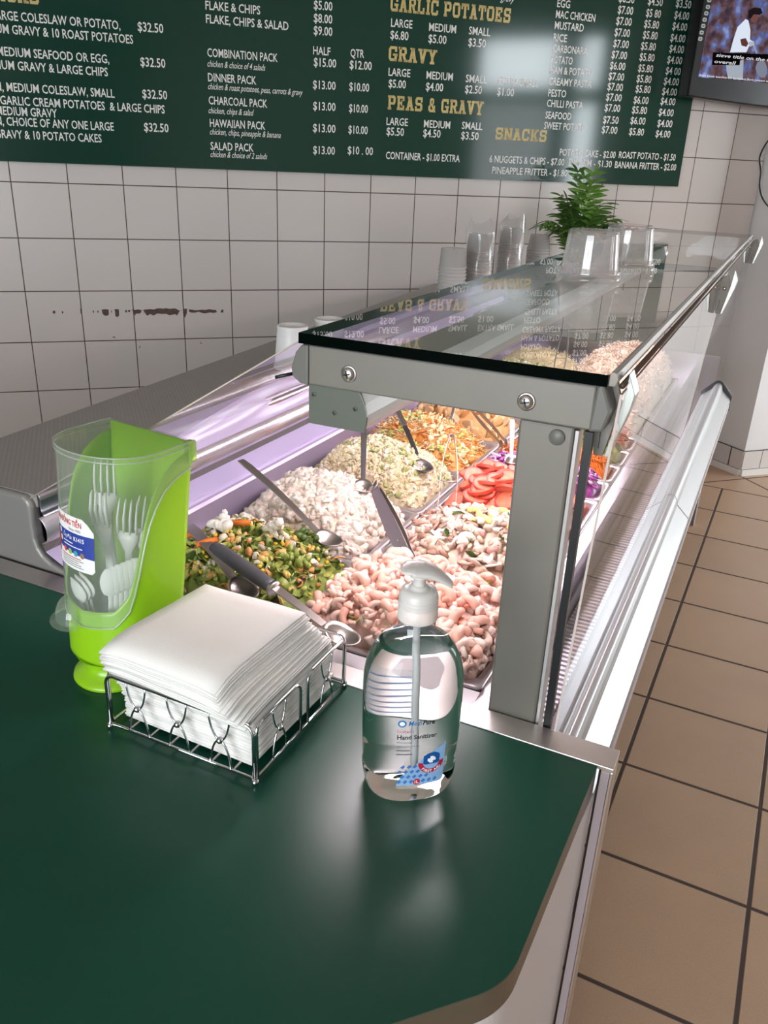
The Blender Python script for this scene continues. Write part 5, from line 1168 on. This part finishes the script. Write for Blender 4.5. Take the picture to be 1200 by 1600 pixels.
def tomato_slice_mesh(var):
    mb = MB(); n = 28; R0 = 1.; hz = .11
    V = [(math.cos(2*PI*k/n)*(1+.02*math.sin(5*k)), math.sin(2*PI*k/n)*(1+.02*math.cos(3*k)), z) for z in (-hz, hz) for k in range(n)]
    mb.add(V, [(k, (k+1) % n, n+(k+1) % n, n+k) for k in range(n)], 0, True)
    for sgn in (-1, 1):
        o = [(math.cos(2*PI*k/n), math.sin(2*PI*k/n), sgn*hz) for k in range(n)]; q = [(.86*math.cos(2*PI*k/n), .86*math.sin(2*PI*k/n), sgn*hz*.96) for k in range(n)]
        mb.add(o+q, [(k, (k+1) % n, n+(k+1) % n, n+k) if sgn > 0 else (k, n+k, n+(k+1) % n, (k+1) % n) for k in range(n)], 0, True)
        mb.add(q, [tuple(range(n)) if sgn > 0 else tuple(range(n))[::-1]], 1)
        for j in range(4+var % 2):
            a = 2*PI*j/(4+var % 2)+.3*var; P = [(.50*math.cos(a)+.24*math.cos(t)*math.cos(a)-.2*math.sin(t)*math.sin(a)*1.2, .50*math.sin(a)+.24*math.cos(t)*math.sin(a)+.2*math.sin(t)*math.cos(a)*1.2, sgn*hz*1.01) for t in np.linspace(0, 2*PI, 13)[:-1]]
            mb.add(P, [tuple(range(12)) if sgn > 0 else tuple(range(12))[::-1]], 2)
    me = bpy.data.meshes.new('tomato_slice'); me.from_pydata(mb.V, [], mb.F)
    for k in ('tomato', 'tomf', 'toms'): me.materials.append(F_[k])
    me.polygons.foreach_set('material_index', mb.Mi); me.polygons.foreach_set('use_smooth', mb.S); me.update(); return me
TM = [tomato_slice_mesh(i) for i in range(4)]
for i in range(46):
    o = bpy.data.objects.new('tomato_slice', TM[i % 4]); C.objects.link(o)
    x, y, z = hr2.pt(.022); k = random.uniform(.024, .031)
    o.matrix_world = Matrix.Translation((x, y, z+.001+.0006*(i % 6))) @ Matrix.Rotation(random.uniform(0, 6), 4, 'Z') @ Matrix.Rotation(random.uniform(-.75, .75), 4, 'X') @ Matrix.Rotation(random.uniform(-.5, .5), 4, 'Y') @ Matrix.Scale(k, 4); MW[o.name] = o.matrix_world.copy()
    tag(o, 'red tomato slice in the pan behind the mushroom salad', 'tomato slice', 'tomato slices in the pan')
# half pans beyond the tomatoes: onion, carrot, green salad, peppers
def half(i, k): y0, y1 = R[i]; m_ = (y0+y1)/2; return (y0, m_-.001) if k == 0 else (m_+.001, y1)
small = [(3, 0, 'red_onion', 'chopped purple red onion in a narrow pan behind the tomatoes', t_strip, (.008, .013), ('onion', 'onion', 'onion2'), .852, 330),
         (3, 1, 'grated_carrot', 'grated orange carrot in the narrow pan behind the red onion', t_shred, (.009, .014), ('orange', 'orange', 'orange2'), .848, 520),
         (4, 0, 'green_leaf_salad', 'mixed green leaves in the narrow pan behind the grated carrot', t_leaf, (.011, .017), ('leaf2', 'leaf', 'lime'), .850, 220),
         (4, 1, 'red_pepper_salad', 'red pepper strips in the narrow pan behind the green leaves', t_strip, (.010, .016), ('red', 'red', 'orange'), .852, 260)]
for i, k, nm, lb_, tf, sz, cols, top, n_ in small:
    y0, y1 = half(i, k); pan(*RXx, y0, y1, 'narrow steel pan holding the '+nm.replace('_', ' '))
    hq = Heap(*RXx, y0, y1, top, .795, sharp=.55, seed=20+i*2+k); b = MB(); hq.bed(b, 0, 20); scatter(b, hq, n_, tf, sz, [0, 1, 2], .6, .003)
    stuff(b, nm, [F_[c_] for c_ in cols], lb_, 'salad')
for i, top, lb_, pl_ in ((5, .90, 'pale pink rice noodle salad heaped in the sixth front pan', 'steel pan of pale noodle salad, sixth in the front row'), (6, .955, 'tallest heap of pale rice salad near the far end of the case', 'steel pan under the tallest heap of rice salad'), (7, .93, 'pale rice salad heap in the last pan of the front row', 'last steel pan of the front row by the far end')):
    pan(*RXx, *R[i], pl_)
    hq = Heap(*RXx, *R[i], top, .79, px=-.40, sharp=.5, seed=30+i); b = MB(); hq.bed(b, 0); scatter(b, hq, 620, t_mac if i != 5 else t_strip, (.005, .0075) if i != 5 else (.009, .015), [0, 1, 0, 2], 1, .002)
    stuff(b, 'noodle_salad' if i == 5 else 'rice_salad', [F_['rice'], F_['rice2'], F_['cream2']], lb_, 'salad')

# ------------------------------------------------------------------ serving spoons and tongs
m_ss = mat('stainless_utensil', 'b9b2ad', .34, metal=1.0); m_ssd = mat('dull_dark_steel', '6d686a', .4, metal=.7); m_gp = mat('dark_grey_handle', '4b4b50', .45)
def frame(Bp, E, up=(0, 0, 1)):
    d = (E-Bp).normalized(); s = d.cross(Vector(up)).normalized(); n = s.cross(d).normalized(); return d, s, n
def ladle(name, label, Bp, E, hw=.009, bowl=(.030, .024, .010), mh=m_ss, mb_=m_ss, slot=True, split=None, cat='serving spoon', grip=None, tipdir=None):
    """bowl at Bp, handle to E"""
    Bp, E = Vector(Bp), Vector(E); t = thing(name, label, cat, tuple(Bp)); d, s, n = frame(Bp, E)
    L = (E-Bp).length
    def bar(a, b_, w0, w1, th, m_, nm, slot_=False):
        q = MB(); V = []; K = 10
        for i in range(K+1):
            u = a+(b_-a)*i/K; w_ = w0+(w1-w0)*i/K
            if i == K: w_ *= .75
            p = Bp+d*(L*u)+n*(.006*math.sin(PI*u)); 
            for sx, sn in ((-1, 0), (1, 0), (1, 1), (-1, 1)): V.append(tuple(p+s*sx*w_+n*(th*sn)))
        F = [(i*4+k, i*4+(k+1) % 4, (i+1)*4+(k+1) % 4, (i+1)*4+k) for i in range(K) for k in range(4)]+[(3, 2, 1, 0), (K*4, K*4+1, K*4+2, K*4+3)]
        q.add(V, F, 0); r = build(q, nm, m_, t, bevel=.0006)
        if slot_:
            q = MB(); p = Bp+d*(L*(b_-.075))+n*(th+.0004); pts = [p+d*(.011*math.cos(a_)*1.2)+s*(w1*.36*math.sin(a_)) for a_ in np.linspace(0, 2*PI, 15)[:-1]]
            q.add([tuple(x) for x in pts], [tuple(range(14))]); build(q, 'hang_hole', m_dark, r)
        return r
    if grip:
        q = MB(); P = [Bp+d*(L*u)+n*.004 for u in np.linspace(grip[0], 1, 12)]; q.tube(P, [grip[1]*.85]+[grip[1]*(.95+.12*math.sin(PI*i/11)) for i in range(1, 11)]+[grip[1]*.8], 14, flat=.8); r = build(q, 'grip', grip[2], t)
        q = MB(); q.tube([Bp+d*(L*(grip[0]-.015))+n*.004, Bp+d*(L*(grip[0]+.01))+n*.004], grip[1]*1.02, 12); build(q, 'collar', m_ss, r)
        pE = Bp+d*(L+.0008)+n*.004; q = MB(); V = [pE+s*(.6*grip[1]*math.cos(a_))+n*(.5*grip[1]*math.sin(a_)) for a_ in np.linspace(0, 2*PI, 13)[:-1]]; q.add([tuple(v) for v in V], [tuple(range(12))]); build(q, 'hang_hole', m_dark, r)
        bar(.08, grip[0], hw*.8, hw, .0022, mh, 'handle')
    elif split:
        bar(.08, split[0], hw*.75, hw*.9, .003, split[1], 'handle_shank'); bar(split[0]-.01, 1, hw, hw*1.1, .005, split[2], 'handle', slot)
    else: bar(.06, 1, hw*.7, hw*1.15, .0022, mh, 'handle', slot)
    q = MB(); bl, bw, bd = bowl; V = []; nr, na = 7, 22
    td = (Vector(tipdir).normalized() if tipdir else Vector((d.x, d.y, 0)).normalized()*-1); sd = td.cross(Vector((0, 0, 1))).normalized()
    for i in range(nr):
        u = i/(nr-1)
        for k in range(na):
            a = 2*PI*k/na; V.append(tuple(Bp+td*(bl*u*math.cos(a)+bl*.5)+sd*(bw*u*math.sin(a))+Vector((0, 0, bd*(u*u-1)+.004+.010*max(0, -math.cos(a))*u*u))))
    F = [(i*na+k, i*na+(k+1) % na, (i+1)*na+(k+1) % na, (i+1)*na+k) for i in range(nr-1) for k in range(na)]; q.add(V, F, 0, True); build(q, 'bowl', mb_, t, solid=.0014)
    return t
def tongs(name, label, A, Bq, E, w_=.010, m_=m_ss, loop=False, up=(0, 0, 1)):
    A, Bq, E = Vector(A), Vector(Bq), Vector(E); t = thing(name, label, 'tongs', tuple((A+Bq)/2))
    dn = ((A+Bq)/2-E).normalized(); sep = (Bq-A).normalized(); wd = dn.cross(sep).normalized()
    for P, sg in ((A, -1), (Bq, 1)):
        q = MB(); V = []; K = 16
        for i in range(K+1):
            u = i/K; p = E.lerp(P, u)+sep*sg*(.005*math.sin(PI*min(1, u*1.2))**.7+.004*(1-u)); ww = w_*(.75+.35*math.sin(PI*u)) if u < .8 else w_*(.8-.5*(u-.8)*0)
            for sx, sn in ((-1, 0), (1, 0), (1, 1), (-1, 1)): V.append(tuple(p+wd*sx*ww*.5+sep*sg*(.0016*sn)))
        F = [(i*4+k, i*4+(k+1) % 4, (i+1)*4+(k+1) % 4, (i+1)*4+k) for i in range(K) for k in range(4)]+[(3, 2, 1, 0), (K*4, K*4+1, K*4+2, K*4+3)]
        q.add(V, F, 0); build(q, 'arm', m_, t, bevel=.0005)
        q = MB(); V = []
        for i in range(6):
            for k in range(5):
                u, v = i/5, k/4-.5; V.append(tuple(P+dn*(.020*u-.004)+wd*(v*w_*1.7*(.7+.3*math.sin(PI*u)))-sep*sg*(.004*math.sin(PI*u)*(1-4*v*v))))
        q.add(V, [(i*5+k, i*5+k+1, (i+1)*5+k+1, (i+1)*5+k) for i in range(5) for k in range(4)], 0, True); build(q, 'tip', m_, t, solid=.0012)
    q = MB(); P = [E+sep*(.0065*math.cos(a))-dn*(.009*math.sin(a)) for a in np.linspace(0, PI, 11)]
    V = []
    for p in P:
        for sx in (-1, 1): V.append(tuple(p+wd*sx*w_*.42))
    q.add(V, [(i*2, i*2+1, (i+1)*2+1, (i+1)*2) for i in range(10)], 0, True); build(q, 'spring_bend', m_, t, solid=.0016)
    q = MB(); M_ = (A+Bq)/2; c_ = E.lerp(M_, .62); half_ = (Bq-A).length*.31+.008
    q.tube([c_-sep*half_, c_+sep*half_], .0012, 6); build(q, 'link_ring', m_, t)
    return t
ladle('serving_spoon', 'steel serving spoon with slotted handle leaning in the creamy white salad', (-.648, 1.160, .842), (-.883, 1.245, .921), .0085, (.028, .022, .010), slot=True)
ladle('serving_spoon', 'steel spoon with upright dark handle standing in the pasta salad', (-.664, 1.345, .876), (-.742, 1.497, .985), .0065, (.022, .020, .009), m_ssd, m_ss, slot=False)
ladle('serving_spoon', 'black-shanked serving spoon resting on the carrot slaw', (-.632, 1.565, .856), (-.764, 1.709, .932), .0065, (.026, .022, .009), m_ssd, m_ssd, split=(.66, mat('black_nylon', '2a282a', .4), m_ss), slot=False)
ladle('serving_spoon', 'shiny steel spoon dug into the golden chicken pieces', (-.688, 1.875, .852), (-.700, 1.99, .965), .005, (.018, .017, .008), slot=False)
ladle('serving_spoon', 'steel spoon with bright edge lying in the vegetable salad beside the green holder', (-.672, .935, .842), (-.850, 1.040, .868), .010, (.030, .022, .008), slot=False)
ladle('serving_spoon', 'serving spoon with thick dark grey handle reaching from vegetables to prawns', (-.480, .895, .838), (-.742, .965, .882), .0085, (.030, .022, .010), m_ss, m_ss, cat='serving spoon', grip=(.48, .0125, m_gp), slot=False)
tongs('salad_tongs', 'steel tongs leaning over the mushroom salad from the creamy salad', (-.445, 1.100, .850), (-.457, 1.130, .850), (-.607, 1.277, .910), .026)
tongs('salad_tongs', 'steel tongs standing open between carrot slaw and pasta salad', (-.520, 1.385, .845), (-.485, 1.395, .845), (-.567, 1.567, .934), .010)
tongs('salad_tongs', 'pair of steel tongs lying across the golden chicken pan', (-.548, 1.868, .842), (-.540, 1.885, .842), (-.689, 2.035, .872), .010)
ladle('serving_spoon', 'pale lavender spoon handle leaning behind the red onion', (-.475, 1.72, .852), (-.505, 1.80, .925), .0055, (.018, .016, .008), mat('lavender_handle', 'b3a6b8', .35, .3), m_ss, slot=False)
tongs('salad_tongs', 'tongs with looped handle standing far down the case under the shelf glass', (-.60, 2.55, .860), (-.57, 2.565, .860), (-.585, 2.60, 1.012), .012)
# ------------------------------------------------------------------ clear tubs and cups
m_tub = thin('clear_tub_plastic', (.96, .96, .96), .06, rough=.03, haze=.2, hazecol=(.97, .97, .97))
m_cup = thin('frosted_cup_plastic', (.99, .99, .98), .06, rough=.15, haze=.62, hazecol=(.98, .97, .96))
m_wcup = mat('translucent_white_tub', 'ecebe8', .4, trans=.15)
GZ = 1.2857
def tub_mesh(r0, r1, h, n=48):
    """upside-down tub: wide rolled rim below, narrower base on top"""
    mb = MB(); pr_ = [(r0+.002, .0), (r0+.005, .002), (r0+.005, .008), (r0+.002, .010), (r0, .010), (r0-.001, .014), (r1+.004, h-.008), (r1+.003, h-.002), (r1, h), (r1-.004, h), (r1-.006, h-.0025), (.0005, h-.0025)]
    return mb.lathe(pr_, (0, 0), n)
tubo = build(tub_mesh(.052, .041, .078), 'deli_tub', m_tub)
TL = [((-.318, 1.535), 0, 'clear upside-down deli tub on the glass shelf, outermost of the near nest'), ((-.318, 1.535), .010, 'clear deli tub nested over another in the near pair on the glass shelf'),
      ((-.292, 1.755), 0, 'clear upside-down deli tub on the shelf glass behind the near nest'), ((-.292, 1.755), .010, 'clear deli tub nested on the rear pair on the glass shelf')]
for i, (p, dz, lb_) in enumerate(TL):
    o = tubo if i == 0 else tubo.copy()
    if i: C.objects.link(o)
    o.matrix_world = Matrix.Translation((p[0], p[1], GZ+dz)) @ Matrix.Scale(1.0 if dz == 0 else .985, 4); MW[o.name] = o.matrix_world.copy(); tag(o, lb_, 'tub', 'clear deli tubs on the glass shelf')
# stacks of cups along the wall, some still in their bags
def cup_mesh(r0, r1, h, n=28):
    return MB().lathe([(r0, .0), (r0+.002, .0012), (r0+.002, .004), (r0-.0005, .0045), (r1, h), (r1-.002, h), (.0005, h-.001)], (0, 0), n)
cup0 = None
stacks = [((-1.005, 2.66), .046, .042, 16, .0117, 'short bare stack'), ((-.985, 2.865), .047, .041, 19, .0118, 'first bagged stack'), ((-1.0, 3.28), .047, .041, 19, .0118, 'second bagged stack'), ((-.995, 3.68), .050, .040, 15, .0118, 'stack nearest the plant')]
bag = thin('crinkled_bag', (.97, .97, .97), .07, rough=.05, haze=.16)
for si, ((x, y), r0, r1, n_, dz, nm) in enumerate(stacks):
    base = build(cup_mesh(r0, r1, .062), 'plastic_cup', m_cup)
    for k in range(n_):
        o = base if k == 0 else base.copy()
        if k: C.objects.link(o)
        o.matrix_world = Matrix.Translation((x+random.uniform(-.001, .001), y+random.uniform(-.001, .001), BZ+.001+k*dz)); MW[o.name] = o.matrix_world.copy()
        tag(o, 'frosted plastic cup in the '+['short bare stack by the tiled wall', 'left bagged stack by the tiled wall', 'right bagged stack by the tiled wall', 'stack nearest the green plant'][si], 'cup', ['cups in the short stack', 'cups in the left bagged stack', 'cups in the right bagged stack', 'cups in the stack by the plant'][si])
    if si in (1, 2):
        mb = MB(); H = BZ+n_*dz+.058; V = []; na, nz_ = 26, 14
        for i in range(nz_+1):
            u = i/nz_; z = BZ+.10+(H+.035-BZ-.10)*u
            for k in range(na):
                a = 2*PI*k/na; tp = max(0, (u-.86)/.14); r = (r0+.004)*(1-.35*tp)*(1+.03*math.sin(a*5+u*9+si)+.10*tp*math.sin(a*3+si)); V.append((x+r*math.cos(a)+.012*tp*(1 if si == 2 else -.6), y+r*math.sin(a), z+.010*tp*math.sin(a*2+si)))
        mb.add(V, [(i*na+k, i*na+(k+1) % na, (i+1)*na+(k+1) % na, (i+1)*na+k) for i in range(nz_) for k in range(na)], 0, True)
        tag(build(mb, 'plastic_bag', bag, origin=(x, y, BZ)), ['', 'clear crinkled bag round the left bagged cup stack', 'clear crinkled bag with a peak round the right bagged cup stack'][si], 'bag')
# white tubs at the near end of the bench
def wtub(x, y, lb_):
    o = build(MB().lathe([(.0485, 0), (.0485, .006), (.046, .007), (.0385, .098), (.0395, .104), (.037, .107), (.034, .107), (.033, .100), (.0005, .100)], (0, 0), 40), 'white_tub', m_wcup)
    o.matrix_world = Matrix.Translation((x, y, BZ+.001)); MW[o.name] = o.matrix_world.copy(); tag(o, lb_, 'tub', 'white tubs on the steel bench')
wtub(-1.082, 1.765, 'white plastic tub on the steel bench nearest the end of the glass shelf'); wtub(-1.055, 1.905, 'white plastic tub on the bench just behind the nearest white tub')
ld = MB().lathe([(.05, 0), (.052, .003), (.052, .010), (.048, .013), (.0005, .013)], (0, 0), 32)
ldo = build(ld, 'tub_lid', m_wcup); ldo.matrix_world = Matrix.Translation((-1.06, 2.56, BZ+.001)); MW[ldo.name] = ldo.matrix_world.copy(); tag(ldo, 'white plastic lid lying at the foot of the short cup stack', 'lid')

# ------------------------------------------------------------------ palm plant and small things by the corner
px_, py_ = -1.02, 3.78
px_, py_ = -.86, 3.83
plant = thing('potted_palm', 'small green parlour palm in a dark pot by the tiled wall', 'plant', (px_, py_, BZ))
b = MB(); b.lathe([(.0005, BZ), (.045, BZ), (.055, BZ+.09), (.058, BZ+.095), (.052, BZ+.095), (.05, BZ+.08), (.0005, BZ+.08)], (px_, py_), 28); build(b, 'pot', mat('dark_pot', '2a2624', .5), plant)
m_lf = mat('palm_leaf', '5f8a35', .4, noise_amt=.3, noise_scale=14); m_lf2 = mat('palm_leaf_dark', '41682c', .4, noise_amt=.3, noise_scale=14); m_stem = mat('palm_stem', '5c7a35', .5)
fr = [(-1.9, .5, .30), (-1.3, .8, .27), (-.6, .35, .34), (-2.4, .4, .31), (-.1, .6, .28), (-1.6, .15, .36), (-1.0, .75, .26), (-2.9, .6, .28), (-.8, 1.0, .25), (-2.0, .9, .26), (-2.6, .85, .30), (-2.2, .55, .36), (-1.75, .7, .34), (-1.2, .45, .38), (-.7, .65, .36), (-.35, .9, .32), (.25, .75, .30), (2.9, .95, .30), (2.2, .6, .3), (-1.5, 1.0, .30), (-.95, .3, .40), (-2.0, .25, .40)]
for i, (az, sp2, ln) in enumerate(fr):
    P = []; d = Vector((math.cos(az), math.sin(az), 0))
    if Vector((d.x, d.y, 0)).dot(NW) > .1: d = (d-NW*d.dot(NW)*.95).normalized()
    for t in np.linspace(0, 1, 12): P.append(Vector((px_, py_, BZ+.08))+d*(ln*sp2*.62*t**1.4)+Vector((0, 0, ln*(1.15*t-.55*sp2*t**2.4))))
    b = MB(); b.tube(P, [.003*(1-.7*t) for t in np.linspace(0, 1, 12)], 5)
    st_ = build(b, 'frond_stem', m_stem, plant)
    b = MB()
    for k in range(3, 12):
        p = P[k]; tg = (P[min(11, k+1)]-P[k-1]).normalized(); sd = tg.cross(Vector((0, 0, 1))).normalized(); up = sd.cross(tg)
        for sg in (-1, 1) if k < 11 else (-1, 0, 1):
            Ll = .085*(1-.4*abs(k/11-.5)); dr = (sd*sg*.85+tg*.65+Vector((0, 0, -.12))+Vector((random.uniform(-.12, .12),)*3)).normalized(); w_ = .0078
            cr_ = dr.cross(up).normalized(); V = []
            for u in np.linspace(0, 1, 6):
                q = p+dr*Ll*u+Vector((0, 0, -.020*u*u)); ww = w_*math.sin(PI*(.08+.9*u))**.8
                for e_ in (-1, 0, 1): V.append(tuple(q+cr_*ww*e_+up*(.0015 if e_ == 0 else 0)))
            b.add(V, [(i_*3+j, i_*3+j+1, (i_+1)*3+j+1, (i_+1)*3+j) for i_ in range(5) for j in range(2)], 0, True)
    build(b, 'frond_leaflets', m_lf if i % 3 else m_lf2, st_)
# dark round pepper-mill top and a red sprig beside the plant
kx, ky = -.72, 3.93
b = MB(); b.lathe([(.0005, BZ), (.03, BZ), (.03, BZ+.15), (.022, BZ+.2), (.03, BZ+.235), (.046, BZ+.25), (.052, BZ+.272), (.048, BZ+.295), (.034, BZ+.312), (.014, BZ+.319), (.0005, BZ+.32)], (0, 0), 32)
o = build(b, 'black_canister', mat('black_plastic', '1b1a20', .3)); o.matrix_world = Matrix.Translation((kx, ky-.1, -.001)) @ Matrix.Translation((0, 0, BZ)) @ Matrix.Diagonal((1, 1, .88, 1)) @ Matrix.Translation((0, 0, -BZ)) @ Matrix.Translation((0, 0, .001)); MW[o.name] = o.matrix_world.copy(); tag(o, 'black canister with a round dark top to the right of the palm', 'canister')
spg = thing('red_sprig', 'tiny red flower sprig on a dark stem beside the black canister', 'flower', (kx+.075, ky-.03, BZ))
sx_, sy_ = kx+.075, ky-.03
b = MB(); b.tube([(sx_, sy_, BZ), (sx_+.004, sy_, BZ+.15), (sx_, sy_, BZ+.262)], .002, 6); build(b, 'stem', mat('dark_stem', '2f2a22', .6), spg)
b = MB()
for k in range(7): b.ball((sx_-.03+.010*k, sy_, BZ+.260+.003*(k % 3)), .0065, 8)
build(b, 'red_buds', mat('red_buds', 'a02338', .5), spg)
